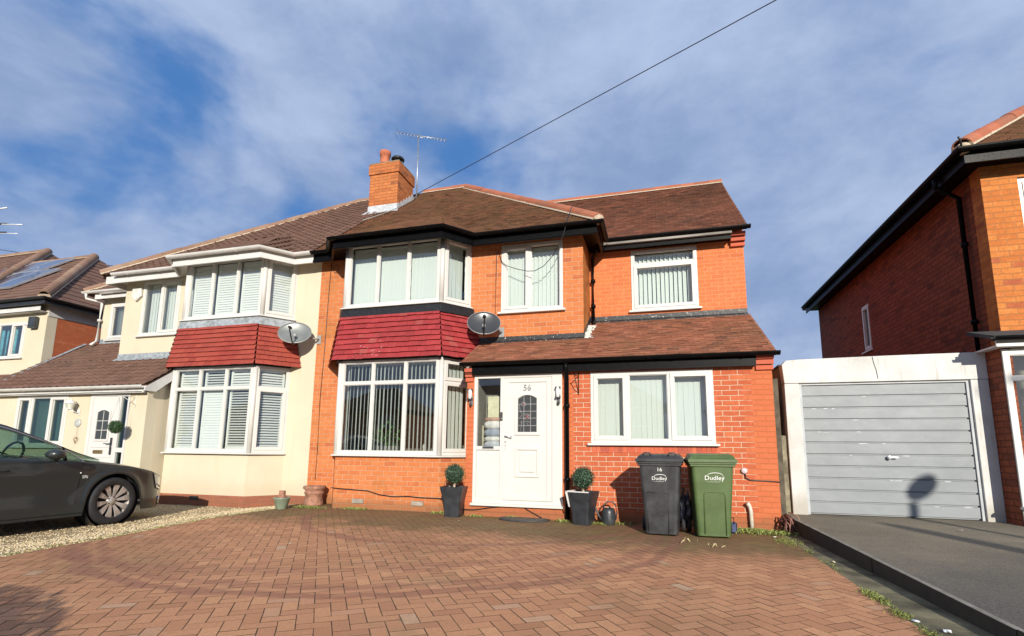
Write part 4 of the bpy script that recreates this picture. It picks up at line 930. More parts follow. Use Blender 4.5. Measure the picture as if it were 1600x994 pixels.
# roofs
wr = slope_tiles('roof', [(mir(XE), YE, ZE), (PX, YE, ZE), (PX, apx.y, apx.z), (mir(apx.x), apx.y, apx.z)], TW, Hw, gauge=.175, width=.20, wavy=True, halfbond=False, seed=51, thick=.014, lift=.018)
bay_roof(1, mir(-4.705), TW, Hw, 55, True, .175, .20)
mb = MB(); mb.prism([(mir(XE), YE, ZE), (mir(XE), 16.6, ZE), (mir(apx.x), apx.y, apx.z)], (0, 0, -.06)); mb.prism([(mir(XE), 16.6, ZE), (PX, 16.6, ZE), (PX, apx.y, apx.z), (mir(apx.x), apx.y, apx.z)], (0, 0, -.06)); mb.build('rear_roof', TW, Hw)
ridge('ridge_tiles', [(mir(apx.x), apx.y, apx.z+.02), (PX-.42, apx.y, apx.z+.02)], RTB, Hw, seed=8)
ridge('hip_tiles', [(mir(apx.x), apx.y, apx.z+.02), (mir(XE)-.02, YE-.02, ZE+.05)], RTB, Hw, seed=9)
wx = -14.36
slope_tiles('extension_roof', [(wx, 9.42, 5.02), (-12.3, 9.42, 5.02), (-12.3, 11.48, 6.69)], TW, Hw, gauge=.175, width=.20, wavy=True, halfbond=False, seed=52, thick=.014)
mb = MB(); mb.prism([(wx, 9.42, 5.02), (wx, 15, 5.02), (-12.3, 13, 6.69), (-12.3, 11.48, 6.69)], (0, 0, -.06)); mb.build('rear_roof', TW, Hw)
ridge('hip_tiles', [(-12.3, 11.48, 6.70), (wx, 9.41, 5.05)], RTB, Hw, seed=10)
zw = lambda y: 2.25+.70*(y-7.70)
slope_tiles('porch_roof', [(-14.55, 7.70, 2.25), (-9.70, 7.70, 2.25), (-9.70, 8.79, zw(8.79)), (-14.55, 8.79, zw(8.79))], TW, Hw, gauge=.175, width=.20, wavy=True, halfbond=False, seed=53, thick=.014)
slope_tiles('porch_roof', [(-14.55, 8.80, zw(8.80)), (WXL-.02, 8.80, zw(8.80)), (WXL-.02, 9.71, zw(9.71)), (-14.55, 9.71, zw(9.71))], TW, Hw, gauge=.175, width=.20, wavy=True, halfbond=False, seed=54, thick=.014)
mb = MB(); mb.prism([(-9.68, 7.66, 2.20), (-9.68, 8.79, zw(8.79)-.03), (-9.68, 8.79, zw(8.79)-.20), (-9.68, 8.1, zw(8.1)-.22), (-9.68, 7.9, 2.14), (-9.68, 7.66, 2.14)], (-.025, 0, 0)); mb.build('bargeboard', PVCD, Hw)
mb = MB(); mb.box(WXL, -9.95, 8.785, 8.798, zw(8.8)+.02, zw(8.8)+.14); mb.prism([(WXL, 8.68, zw(8.68)+.05), (-9.75, 8.68, zw(8.68)+.05), (-9.75, 8.79, zw(8.79)+.05), (WXL, 8.79, zw(8.79)+.05)], (0, 0, .01))
mb.box(-14.05, WXL, 9.705, 9.718, zw(9.72)+.02, zw(9.72)+.14); mb.prism([(-14.56, 7.72, 2.28), (-14.44, 7.72, 2.28), (-14.44, 9.7, zw(9.7)+.05), (-14.56, 9.7, zw(9.7)+.05)], (0, 0, .012)); mb.build('flashing', LEAD, Hw)
# gutters
mpm = [(WXL, 9.66), (WXL, 8.80)]+mpw(mp[1:6])[1:]+[(PX, 8.80)]
mpm = [(WXL, 9.3), (WXL, 8.80), (mir(-3.34), 8.80), (mir(-3.75), 8.28), (mir(-5.70), 8.28), (mir(-6.09), 8.80), (PX-.002, 8.80)]
mb = MB(); sweep(mb, mpm, rect(.265, .29, 4.79, 4.965)); mb.build('fascia', PVCD, Hw)
mb = MB(); sweep(mb, mpm, rect(-.05, .264, 4.905, 4.93)); mb.build('soffit', PVCD, Hw)
mb = MB(); sweep(mb, mpm[1:], rect(.291, .306, 4.79, 4.84)); mb.build('fascia_moulding', PVCD, Hw)
gutter('gutter', mpm[1:], .305, 4.995, PVCD, Hw, r=.062)
mb = MB(); sweep(mb, [(-14.05, 9.72), (WXL-.3, 9.72)], rect(.225, .25, 4.83, 5.0)); mb.build('fascia', PVCD, Hw)
gutter('gutter', [(-14.40, 9.72), (WXL-.32, 9.72)], .25, 5.03, PVCD, Hw)
mb = MB(); sweep(mb, [(-14.5, 7.85), (-9.80, 7.85)], rect(.10, .125, 2.11, 2.23)); mb.build('fascia', PVCD, Hw)
mb = MB(); mb.box(-14.3, -9.83, 7.725, 7.86, 2.12, 2.135); mb.build('soffit', PVCD, Hw)
gutter('gutter', [(-14.5, 7.85), (-9.72, 7.85)], .125, 2.25, PVCD, Hw, r=.06)
pipe('downpipe', [(-14.28, 9.40, 4.99), (-14.28, 9.42, 4.86), (-14.02, 9.64, 4.78), (-14.02, 9.64, 3.75), (-14.02, 9.5, 3.62)], .036, PVCD, Hw, (4.3,))

# ================================================================== GARAGE
Hg = thing('garage', 'white painted flat-roofed garage with grey ribbed up-and-over door', 'garage', (3.05, 8.42, .19))
gz = .19
mb = MB(); mb.box(1.82, 2.015, 8.42, 8.62, gz-.1, 2.075); mb.box(4.125, 4.33, 8.42, 8.62, gz-.1, 2.075); mb.build('pier', WPAINT, Hg, bevel=.008)
mb = MB(); mb.prism([(1.82, 8.415, 2.08), (4.33, 8.415, 2.08), (4.33, 8.415, 2.455), (3.2, 8.415, 2.45), (2.03, 8.415, 2.435), (1.86, 8.415, 2.425), (1.80, 8.415, 2.36)], (0, .2, 0)); mb.build('fascia', WPAINT, Hg, bevel=.008)
mb = MB(); mb.box(1.803, 1.93, 8.623, 13.5, 0, 2.36); mb.box(4.21, 4.33, 8.623, 13.5, 0, 2.36); mb.box(1.94, 4.2, 13.3, 13.5, 0, 2.36); mb.build('side_wall', simple('old_block_wall', (.16, .15, .13), .9, var=.3, sc=3), Hg)
mb = MB(); mb.prism([(1.79, 8.62, 2.365), (4.34, 8.62, 2.40), (4.34, 13.5, 2.30), (1.79, 13.5, 2.30)], (0, 0, .03)); mb.build('roof', simple('roofing_felt', (.05, .05, .048), .9, var=.3, sc=8), Hg)
gx0, gx1 = 2.018, 4.122
mb = MB(); mb.box(gx0, gx0+.035, 8.455, 8.52, gz, 2.05); mb.box(gx1-.035, gx1, 8.455, 8.52, gz, 2.05); mb.box(gx0, gx1, 8.455, 8.52, 2.05, 2.078); mb.build('door_frame', simple('grey_door_frame', (.40, .42, .43), .6, var=.1), Hg)
def gdoor_f(t, b):
    p = opos(t); n = noi(t, p, 2, 5, .6); c = ramp(t, n, [(.3, (.205, .225, .235)), (.7, (.24, .26, .27))])
    sc = noi(t, nd(t, 'ShaderNodeMapping', {'Vector': p, 'Scale': (2.2, 1, 22)}).outputs[0], 1.5, 5, .75)
    c = mix(t, mth(t, 'MULTIPLY', smooth(t, sc, .655, .69), .85), c, C(.38, .40, .41))
    c = mix(t, mth(t, 'MULTIPLY', smooth(t, noi(t, p, 5, 5, .7), .55, .8), .25), c, C(.19, .20, .20))
    setb(t, b, col=c, rough=.5, normal=bump(t, noi(t, p, 2.6, 3, .4), .35, .04))
GD = mat('grey_door_paint', gdoor_f)
mb = MB(); n = 11; x0, x1, z0, z1 = gx0+.037, gx1-.037, gz+.008, 2.045; ph = (z1-z0)/n
pr = []
for k in range(n):
    z = z0+k*ph; pr += [(8.500, z), (8.500, z+.012), (8.478, z+.020), (8.476, z+ph-.006)]
pr += [(8.500, z1)]
for (ya, za), (yb, zb) in zip(pr, pr[1:]):
    k = 10
    for i in range(k):
        u0, u1 = x0+(x1-x0)*i/k, x0+(x1-x0)*(i+1)/k; mb.add([(u0, ya, za), (u1, ya, za), (u1, yb, zb), (u0, yb, zb)], [(0, 1, 2, 3)])
mb.box(x0, x1, 8.505, 8.52, z0, z1)
gd = mbuild(mb, 'garage_door', GD, Hg)
rd = random.Random(14); mb = MB()
for x_, k_ in ((2.25, 6.98), (2.33, 6.93), (2.72, 8.0), (2.95, 7.99), (2.62, 5.0), (2.75, 6.99), (2.80, 6.0), (3.05, 6.0), (3.3, 5.0), (3.75, 3.0), (3.1, 2.98), (3.18, 2.97), (3.6, .98), (3.95, 1.0), (2.35, 9.0), (2.2, 9.0), (2.45, 9.0), (2.85, 10.0)):
    z_ = z0+k_*ph-.008; w_, h_ = rd.uniform(.02, .075), rd.uniform(.004, .010); q_ = [(x_+w_*math.cos(a_)*rd.uniform(.7, 1.1), 8.4735, z_+h_*math.sin(a_)*rd.uniform(.5, 1.2)) for a_ in [i_*math.pi/4 for i_ in range(8)]]
    mb.add(q_, [tuple(range(8))])
mbuild_no(mb, 'bare_scratches', simple('bare_undercoat', (.42, .45, .46), .5), gd)['kind'] = 'stuff'
mb = MB(); mb.lathe([(.028, 0), (.028, .012), (.012, .014), (.012, .05)], (3.085, 8.476-.05, 1.005), 14, 'Y'); mb.box(3.07, 3.19, 8.415, 8.43, .998, 1.022); mb.build('handle', METAL, gd, bevel=.003)

# ================================================================== RIGHT-HAND HOUSE
Hr = thing('neighbouring_house', 'orange brick house beyond the garage, its side wall in deep shade', 'house', (6.5, 8.5, 0))
XS, YF, YBk = 4.60, 8.53, 16.5
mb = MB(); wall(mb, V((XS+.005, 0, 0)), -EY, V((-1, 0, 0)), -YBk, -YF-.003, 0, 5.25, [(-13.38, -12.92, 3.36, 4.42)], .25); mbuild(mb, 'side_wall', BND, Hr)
window('window', V((XS+.02, 13.38, 3.36)), -EY, V((-1, 0, 0)), .46, 1.06, [], [], {(0, 0)}, Hr, blind=None, glass=GLASSD)
mb = MB(); mb.box(XS+.3, XS+.32, 12.8, 13.5, 3.3, 4.5); mb.build('net_curtain', SKINW, Hr)
mb = MB(); wall(mb, V((0, YF, 0)), EX, FN, XS, 10.5, 2.0, 5.22, [(5.03, 7.4, 3.55, 4.98)], .25); mbuild(mb, 'front_wall', BN, Hr)
window('window', V((5.03, YF+.005, 3.58)), EX, FN, 2.37, 1.38, [.79, 1.58], [], {(0, 0), (2, 0)}, Hr, ang=20)
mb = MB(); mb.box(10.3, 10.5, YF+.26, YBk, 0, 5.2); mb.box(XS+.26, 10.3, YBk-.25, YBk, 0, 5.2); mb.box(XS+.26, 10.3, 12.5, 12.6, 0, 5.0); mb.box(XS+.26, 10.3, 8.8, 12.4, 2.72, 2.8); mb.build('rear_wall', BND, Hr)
rp = [(XS, YBk), (XS, YF), (10.5, YF)]
mb = MB(); sweep(mb, rp, rect(.30, .325, 5.13, 5.30)); mb.build('fascia', BLK, Hr)
mb = MB(); sweep(mb, rp, rect(-.05, .299, 5.20, 5.225)); mb.build('soffit', BLK, Hr)
gutter('gutter', rp, .326, 5.33, BLK, Hr, brk=False, r=.06)
mb = MB(); mb.tube([(4.22, 8.12, 5.28), (4.20, 8.10, 5.44), (4.17, 8.08, 5.47)], .014, 6); mb.build('cable_bracket', BLKP, Hr)
e0 = V((XS-.34, YF-.34, 5.35)); a0 = V((e0.x+4.0, e0.y+4.0, 5.35+.79*4.0))
slope_tiles('roof', [tuple(e0), (10.8, e0.y, 5.35), (10.8, a0.y, a0.z), tuple(a0)], TM, Hr, seed=61, **k1)
mb = MB(); mb.prism([tuple(e0), (e0.x, YBk+.3, 5.35), tuple(a0)], (0, 0, -.05)); mb.prism([(e0.x, YBk+.3, 5.35), (10.8, YBk+.3, 5.35), (10.8, a0.y, a0.z), tuple(a0)], (0, 0, -.05)); mb.build('rear_roof', TM, Hr)
ridge('hip_tiles', [tuple(a0), tuple(e0+V((-.02, -.02, .04)))], RT, Hr, seed=12, r=.125)
ridge('ridge_tiles', [tuple(a0), (10.8, a0.y, a0.z)], RT, Hr, seed=13)
pipe('downpipe', [(4.22, 8.9, 5.25), (4.22, 8.9, 5.12), (4.54, 8.98, 4.95), (4.54, 8.98, .2)], .036, BLK, Hr, (4.2, 3.0))
# porch: brick side, glazed front
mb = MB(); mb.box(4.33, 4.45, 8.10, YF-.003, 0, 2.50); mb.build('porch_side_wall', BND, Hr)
window('porch_window', V((4.335, 8.075, .42)), EX, FN, 3.0, 2.0, [.75, 1.5, 2.25], [1.62], set(), Hr, blind=None, glass=GLASS, fw=.075, sillext=.02)
mb = MB(); mb.box(4.335, 7.4, 8.08, 8.2, 0, .38); mb.build('porch_plinth', WPAINT, Hr)
mb = MB(); mb.prism([(4.20, 7.93, 2.58), (7.6, 7.93, 2.58), (7.6, YF+.0, 2.76), (4.20, YF, 2.76)], (0, 0, -.05)); mb.build('porch_roof', MATS['roofing_felt'], Hr)
mb = MB(); mb.box(4.22, 7.6, 7.95, 7.975, 2.44, 2.56); mb.box(4.22, 7.6, 7.976, 8.5, 2.44, 2.46); mb.build('porch_fascia', PVCD, Hr)
gutter('porch_gutter', [(4.16, 8.3), (7.6, 8.3)], .352, 2.56, BLK, Hr, brk=False)
mb = MB(); mb.box(4.6, 7.4, 8.50, 8.528, .2, 2.4); mb.build('porch_inner_wall', CREAM, Hr)

# ================================================================== FAR HOUSE ON THE LEFT
Hf = thing('far_house', 'cream house at the left edge with brick side wall and brown hipped roof', 'house', (-19, 9.8, 0))
fx, fy = -16.2, 9.78
mb = MB(); wall(mb, V((0, fy, 0)), EX, FN, -24, fx, 2.9, 5.02, [(-18.6, -16.98, 3.44, 4.48)], .25); mbuild(mb, 'front_wall', CREAM, Hf)
BFR = brick('brick_far', (.46, .13, .055), (.40, .105, .045), (.50, .16, .07), (.34, .11, .055), ms=.006, contrast=.6, bmp=.5)
mb = MB(); mb.box(fx-.25, fx-.003, fy+.003, 17, 0, 4.60); mb.build('side_wall', BFR, Hf)
mb = MB(); mb.box(-24, fx-.3, 13, 13.1, 0, 5); mb.box(-24, fx-.3, 10.1, 13, 2.6, 2.7); mb.build('room_lining', MATS['interior_plaster'], Hf)
mb = MB(); mb.box(fx-.02, fx+.02, fy+.01, 17, 4.605, 5.0); mb.build('side_board', PVCD, Hf)
window('window', V((-18.6, fy-.015, 3.46)), EX, FN, 1.62, 1.02, [.54, 1.08], [], {(2, 0)}, Hf, blind=None, glass=GLASS)
mb = MB(); cu = simple('teal_curtain', (.10, .36, .42), .8, var=.3, sc=6)
for k in range(10): mb.tube([(-18.5+k*.045, fy+.22+.02*(k % 2), 3.45), (-18.5+k*.045, fy+.22+.02*(k % 2), 4.45)], .03, 6); mb.tube([(-17.85+k*.03, fy+.22+.02*(k % 2), 3.45), (-17.85+k*.03, fy+.22+.02*(k % 2), 4.45)], .03, 6)
mb.build('curtain', cu, Hf)
ZF = lambda y: 5.02+.82*(y-9.45)
ap = V((-15.9-3.27, 9.45+3.27, ZF(9.45+3.27)))
slope_tiles('roof', [(-24, 9.45, 5.02), (-15.9, 9.45, 5.02), tuple(ap), (-24, ap.y, ap.z)], TF, Hf, gauge=.28, width=.24, halfbond=True, seed=71, thick=.012, lift=.012)
slope_tiles('roof', [(-15.9, 9.45, 5.02), (-15.9, 16, 5.02), (ap.x, ap.y, ap.z)], TF, Hf, gauge=.28, width=.24, halfbond=True, seed=72, thick=.012, lift=.012)
ridge('hip_tiles', [tuple(ap+V((0, 0, .03))), (-15.88, 9.43, 5.08)], RTB, Hf, r=.14, seed=15)
ridge('ridge_tiles', [(-24, ap.y, ap.z+.02), tuple(ap+V((0, 0, .02)))], RTB, Hf, seed=16)
mb = MB(); sweep(mb, [(-24, fy), (fx, fy), (fx, 16)], rect(.27, .30, 4.86, 5.0)); mb.build('fascia', BLKP, Hf)
gutter('gutter', [(-24, fy), (fx, fy), (fx, 16)], .30, 5.03, BLKP, Hf, brk=False)
mb = MB(); mb.box(-24, fx, fy-.2, fy-.19, 4.70, 4.84); mb.box(-24, fx, fy-.2, fy-.001, 4.70, 4.715); mb.build('fascia_board', PVCD, Hf)
slope_tiles('porch_roof', [(-24, 8.5, 2.15), (-14.75, 8.5, 2.15), (-14.75, fy-.01, 2.98), (-24, fy-.01, 2.98)], TF, Hf, gauge=.28, width=.24, seed=73, thick=.012, lift=.012)
mb = MB(); mb.box(-24, -14.9, 8.75, 8.95, 0, 2.2); mb.build('porch_wall', CREAM, Hf)
gutter('gutter', [(-24, 8.75), (-14.75, 8.75)], .25, 2.16, PVCD, Hf, brk=False)
# second roof behind
Hb = thing('distant_house', 'brown hipped roof rising behind the far left house', 'house', (-25, 18, 0))
mb = MB(); mb.box(-36, -23.6, 16.2, 24, 0, 5.6); mb.build('wall', BFR, Hb)
bp = V((-26.3, 16.0+3.2, 5.6+1.05*3.2))
mb = MB()
bp = V((-23.74, 14.0, 8.87)); q = 3.9
slope_tiles('roof', [(-34, bp.y-q, bp.z-.82*q), (bp.x+q, bp.y-q, bp.z-.82*q), tuple(bp), (-34, bp.y, bp.z)], TF, Hb, gauge=.28, width=.24, seed=81, thick=.012, lift=.012)
mb = MB(); mb.prism([(bp.x+q, bp.y-q, bp.z-.82*q), (bp.x+q, bp.y+q, bp.z-.82*q), tuple(bp)], (0, 0, -.05)); mb.prism([(bp.x+q, bp.y+q, bp.z-.82*q), (-34, bp.y+q, bp.z-.82*q), (-34, bp.y, bp.z), tuple(bp)], (0, 0, -.05)); mb.build('rear_roof', TF, Hb)
ridge('ridge_tiles', [(-34, bp.y, bp.z+.02), tuple(bp)], RTB, Hb, seed=17, r=.14); ridge('hip_tiles', [tuple(bp+V((0, 0, .03))), (bp.x+q, bp.y-q, bp.z-.82*q+.05)], RTB, Hb, seed=18, r=.15)
bpy.data.objects.remove([o for o in bpy.data.objects if o.parent == Hb and o.name.startswith('wall')][0]) if any(o.parent == Hb and o.name.startswith('wall') for o in bpy.data.objects) else None
mb = MB(); mb.box(-33.6, bp.x+q-.4, bp.y-q+.4, bp.y+q-.4, 0, bp.z-.82*q-.02); mb.build('wall', BFR, Hb)
# solar panels
Sp = thing('solar_panels', 'row of blue solar panels with pale frames on the brown roof at the left edge', 'solar panels', (-20, 11, 6.4))
pm = MB(); fm = MB()
sx = V((1, 0, 0)); sy = V((0, 1, .82)).normalized(); sn = sx.cross(sy)
def pan(x0, x1, y0, y1):
    O = V((x0, y0, ZF(y0)+.10)); L = (y1-y0)/sy.y; w = x1-x0
    vs = lambda a, b, c, d, e, f: [O+sx*x+sy*y+sn*z for z in (e, f) for x, y in ((a, c), (b, c), (b, d), (a, d))]
    F = [(0, 3, 2, 1), (4, 5, 6, 7), (0, 1, 5, 4), (1, 2, 6, 5), (2, 3, 7, 6), (3, 0, 4, 7)]
    pm.add(vs(.03, w-.03, .03, L-.03, -.02, .025), F)
    for a, b, c, d in ((0, w, 0, .035), (0, w, L-.035, L), (0, .035, .035, L-.035), (w-.035, w, .035, L-.035)): fm.add(vs(a, b, c, d, -.025, .032), F)
for k in range(6): pan(-18.72-(k+1)*1.02, -18.72-k*1.02-.02, 10.22, 11.50)
for k in range(5): pan(-19.75-(k+1)*1.02, -19.75-k*1.02-.02, 11.53, 12.52)
def sol_f(t, b):
    setb(t, b, col=(.035, .05, .10), rough=.12, spec=.8, coat=.5)
fmo = fm.build('panel_frame', simple('anodised_frame', (.55, .56, .58), .4, metal=.6), Sp); pm.build('solar_cells', mat('solar_cell', sol_f), Sp)

# ================================================================== FENCE BETWEEN HOUSE AND GARAGE
Fp = thing('wooden_fence', 'weathered grey-green wooden boards between the brick wall and the white garage', 'fence', (1.7, 8.5, 0))
WOOD = simple('weathered_wood', (.21, .19, .125), .85, var=.4, sc=6, bs=.5, bsc=30)
mb = MB(); mb.box(1.592, 1.655, 8.40, 8.43, .15, 2.22); mb.build('board', WOOD, Fp, bevel=.004)
mb = MB(); mb.box(1.695, 1.80, 8.455, 8.49, .17, 1.30); mb.build('board', WOOD, Fp, bevel=.004)
mb = MB(); mb.box(1.662, 1.74, 8.45, 8.51, .17, 2.16); mb.build('post', simple('dark_wood', (.10, .085, .06), .9, var=.3, bs=.4), Fp, bevel=.005)
mb = MB(); mb.box(1.60, 1.80, 8.49, 8.52, 1.22, 1.31); mb.build('rail', WOOD, Fp)

# ================================================================== WHEELIE BINS
def wheelie(name, label, loc, rz, body, lidm, panel, number, lid_tilt=0):
    t = thing(name, label, 'wheelie bin', loc, rz, None)
    # local frame: front face at y=0 looking -y, x across, base z=0
    hw0, hw1, d0, d1, h = .205, .262, .46, .60, .955
    mb = MB(); lev = [(.02, 0), (.06, .02), (.35, .32), (.72, .76), (.955, 1.0)]
    def ring(z, f):
        w = hw0+(hw1-hw0)*f; d = d0+(d1-d0)*f; yb = .50+.06*f; yf = yb-d; r = .045; out = []
        for cx, cy, a0 in ((w-r, yf+r, -90), (w-r, yb-r, 0), (-w+r, yb-r, 90), (-w+r, yf+r, 180)):
            for k in range(5): a = math.radians(a0+k*22.5); out.append((cx+r*math.cos(a), cy+r*math.sin(a), z))
        return out
    rs = [ring(z, f) for z, f in lev]; n = len(rs[0]); vs = [p for r in rs for p in r]
    fs = [(i*n+k, i*n+(k+1) % n, (i+1)*n+(k+1) % n, (i+1)*n+k) for i in range(len(rs)-1) for k in range(n)]+[tuple(range(n))[::-1], tuple((len(rs)-1)*n+k for k in range(n))]
    mb.add(vs, fs); bo = mb.build('body', body, t, world=False, bevel=.008)
    fy = lambda z: (.56+.06*(z-1)-.0)-.0
    def front(z):
        f = (z-.02)/.935; return (.50+.06*f)-(d0+(d1-d0)*f)
    # rim
    mb = MB()
    for z0, z1, e in ((.915, .945, .016), (.945, .972, .030)):
        w = hw1+e; mb.box(-w, w, front(.95)-e, .56+e*.6, z0, z1)
    mb.build('rim', body, bo, bevel=.008)
    # lid: shallow hood, hinged behind
    mb = MB(); w = hw1+.042; y0, y1 = front(.95)-.048, .60
    mb.box(-w, w, y0, y1, .972, 1.008)
    if panel: secs = [(y0+.012, 1.010, .93), (y0+.06, 1.062, .86), (y0+.30, 1.088, .84), (y1-.12, 1.082, .84), (y1-.03, 1.015, .92)]
    else: secs = [(y0+.010, 1.010, .96), (y0+.055, 1.055, .84), (y0+.28, 1.075, .82), (y1-.12, 1.072, .82), (y1-.03, 1.015, .92)]
    vs = []
    for y, z, k in secs: vs += [(-w*.97, y, 1.006), (-w*k, y, z), (w*k, y, z), (w*.97, y, 1.006)]
    m_ = len(secs); fs = [(i*4+k, (i+1)*4+k, (i+1)*4+k+1, i*4+k+1) for i in range(m_-1) for k in range(3)]+[(0, 1, 2, 3), tuple((m_-1)*4+k for k in range(4))[::-1]]
    mb.add(vs, fs); ld = mb.build('lid', lidm, t, world=False, bevel=.010)
    if lid_tilt:
        pass
    mb = MB()
    if panel: mb.box(-.19, .19, y0+.022, y0+.05, 1.030, 1.040); mb.box(-w*.8, w*.8, y0+.12, y0+.135, 1.066, 1.078); mb.build('lid_rib', lidm, ld, bevel=.004)
    else:
        for x in (-.17, .15):
            mb.tube([(x-.035, y0+.06, 1.055), (x-.02, y0+.05, 1.088), (x+.05, y0+.05, 1.088), (x+.065, y0+.06, 1.055)], .010, 8)
        mb.build('lid_handle', lidm, ld)
    # rear handle, hinge, axle, wheels
    mb = MB(); mb.tube([(-.21, .60, .93), (-.21, .645, .96), (.21, .645, .96), (.21, .60, .93)], .014, 8)
    for x in (-.21, 0, .21): mb.box(x-.02, x+.02, .56, .625, .90, .985)
    mb.build('handle', body, t, world=False)
    mb = MB(); mb.tube([(-.25, .52, .10), (.25, .52, .10)], .011, 8); mb.build('axle', METAL, t, world=False)
    for sx_ in (-1, 1):
        mb = MB(); x = sx_*.262; prof = [(.03, -.022), (.088, -.024), (.100, -.016), (.100, .016), (.088, .024), (.03, .022)]
        mb.lathe(prof, (x, .52, .10), 24, 'X'); wh = mb.build('wheel', RUB, t, world=False)
        mb = MB(); mb.lathe([(.012, -.027), (.045, -.026), (.05, -.02)], (x, .52, .10), 16, 'X'); mb.lathe([(.05, .02), (.045, .026), (.012, .027)], (x, .52, .10), 16, 'X'); mb.build('hub', LGREY, wh, world=False)
    # front mouldings
    mb = MB()
    def ribpath(pts, r=.006): mb.tube([(a, front(b)-.001, b) for a, b in pts], r, 6)
    if panel: ribpath([(-.115, .05), (-.115, .54)]+[(-.115+.04*(1-math.cos(a)), .54+.05*math.sin(a)) for a in (.4, .8, 1.2, 1.57)]+[(.095, .59)]+[(.095+.05*math.sin(a), .54+.05*math.cos(a)) for a in (.4, .8, 1.2, 1.57)]+[(.145, .04)], .0075)
    else:
        ribpath([(-.16, .03), (-.175, .56)], .005); ribpath([(-.175, .56), (.10, .56)], .004); ribpath([(.105, .56), (.09, .03)], .006)
    mb.build('moulding', body, bo)
    WH = simple('white_print', (.75, .76, .73), .6, var=.1, sc=40)
    zt = .73; U = (1, 0, 0); sl_ = (front(.9)-front(.5))/.4; Vv = (0, sl_, 1)
    tx = .02 if panel else -.005; sz = .081 if panel else .064
    if panel: zt = .745
    text('town_name', 'Dudley', sz, (tx, front(zt)-.003, zt), U, Vv, WH, bo, .0015, sx=1.05)
    mb = MB(); ww = sz*1.9; pts = []
    for k in range(14):
        a = math.pi*(1-k/13); pts.append((tx+.012+ww*.72*math.cos(a)*.93, zt+sz*.62+sz*.52*math.sin(a)-(.0 if k < 11 else sz*.12*(k-10))))
    mb.tube([(a, front(b)-.003, b) for a, b in pts], [max(.0012, .0048*math.sin(math.pi*(i+.8)/14.6)) for i in range(14)], 6)
    mb.tube([(tx-ww*.68, front(zt-sz*.28)-.003, zt-sz*.30), (tx+ww*.45, front(zt-sz*.28)-.003, zt-sz*.30)], .0016, 5)
    mb.build('town_emblem', WH, bo)
    if number: text('painted_number', number, .070, (-.0, front(.845)-.003, .845), U, Vv, WH, bo, .0015)
    return t
BINB = simple('bin_black_plastic', (.036, .038, .040), .55, var=.45, sc=5, bs=.15, bsc=25)
BING = simple('bin_green_plastic', (.072, .118, .036), .50, var=.14, sc=4, bs=.1, bsc=25)
wheelie('wheelie_bin', 'black wheelie bin with a worn number 16 and Dudley in white, closer to the door', (-.01, 6.96, 0), math.radians(-4), BINB, BINB, False, '16').scale = (.97, .97, .955)
wheelie('wheelie_bin', 'olive green wheelie bin marked Dudley, right of the black one', (.625, 7.00, 0), math.radians(3), BING, BING, True, None).scale = (.96, .97, .955)

# ================================================================== TOPIARY POTS
def topiary(loc, rz, label):
    t = thing('potted_topiary', label, 'topiary', loc, rz, 'ball topiaries either side of the front door'); 
    h, r1, r0 = .47, .195, .120; mb = MB()
    prof = [(0, r0), (.18, r0+.018), (.33, r0+.042), (.43, r0+.066), (h, r1-.003)]
    def sq(z, r, ri=.25):
        out = []; rr = r*ri
        for cx, cy, a0 in ((r-rr, -r+rr, -90), (r-rr, r-rr, 0), (-r+rr, r-rr, 90), (-r+rr, -r+rr, 180)):
            for k in range(4): a = math.radians(a0+k*30); out.append((cx+rr*math.cos(a), cy+rr*math.sin(a), z))
        return out
    rs = [sq(z, r) for z, r in prof]+[sq(h, r1-.022), sq(h-.06, r1-.03)]; n = len(rs[0])
    mb.add([p for r in rs for p in r], [(i*n+k, i*n+(k+1) % n, (i+1)*n+(k+1) % n, (i+1)*n+k) for i in range(len(rs)-1) for k in range(n)]+[tuple(range(n))[::-1], tuple((len(rs)-1)*n+k for k in range(n))])
    mb.build('pot', simple('charcoal_pot', (.030, .034, .040), .38, var=.25, sc=8), t, world=False)
    mb = MB(); mb.tube([(0, 0, h-.07), (0, 0, h+.06)], .020, 8); mb.build('stem', simple('pale_stem', (.42, .33, .22), .8), t, world=False)
    rd = random.Random(int(loc[0]*100)); mb = MB(); c = (0, 0, h+.195); leafball(mb, c, .152, 2300, .024, rd, .30); leafball(mb, c, .176, 260, .026, rd, .10)
    f = mbuild_no(mb, 'foliage', BOX1, None); COL.objects.unlink(f); COL.objects.link(f); f.parent = t; f.location = (0, 0, 0)
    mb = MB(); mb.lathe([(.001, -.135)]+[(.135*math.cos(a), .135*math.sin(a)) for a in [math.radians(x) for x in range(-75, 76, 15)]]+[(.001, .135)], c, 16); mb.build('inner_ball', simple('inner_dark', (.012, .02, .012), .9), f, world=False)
    return t
def mbuild_no(mb, name, m, parent):
    me = bpy.data.meshes.new(name); me.from_pydata(mb.v, [], mb.f); me.update(); uvbox(me); me.materials.append(m)
    o = bpy.data.objects.new(name, me); COL.objects.link(o)
    if parent is not None:
        o.parent = parent
        if parent.type == 'EMPTY': o.location = -parent.location
    return o
topiary((-3.20, 7.88, 0), .06, 'ball topiary in charcoal pot below the bay window, left of the front door')
t2 = topiary((-1.10, 7.72, 0), -.30, 'ball topiary in chipped charcoal pot beside the black downpipe')
mb = MB(); mb.box(-.197, .17, -.197, -.165, .462, .476); mb.box(-.198, -.170, -.197, .10, .462, .476)
mb.prism([(-.195, -.200, .46), (-.165, -.200, .46), (-.135, -.172, .25), (-.155, -.170, .25)], (0, .01, 0))
mb.build('chipped_edge', simple('bare_white_plastic', (.70, .69, .66), .6, var=.15), t2, world=False)

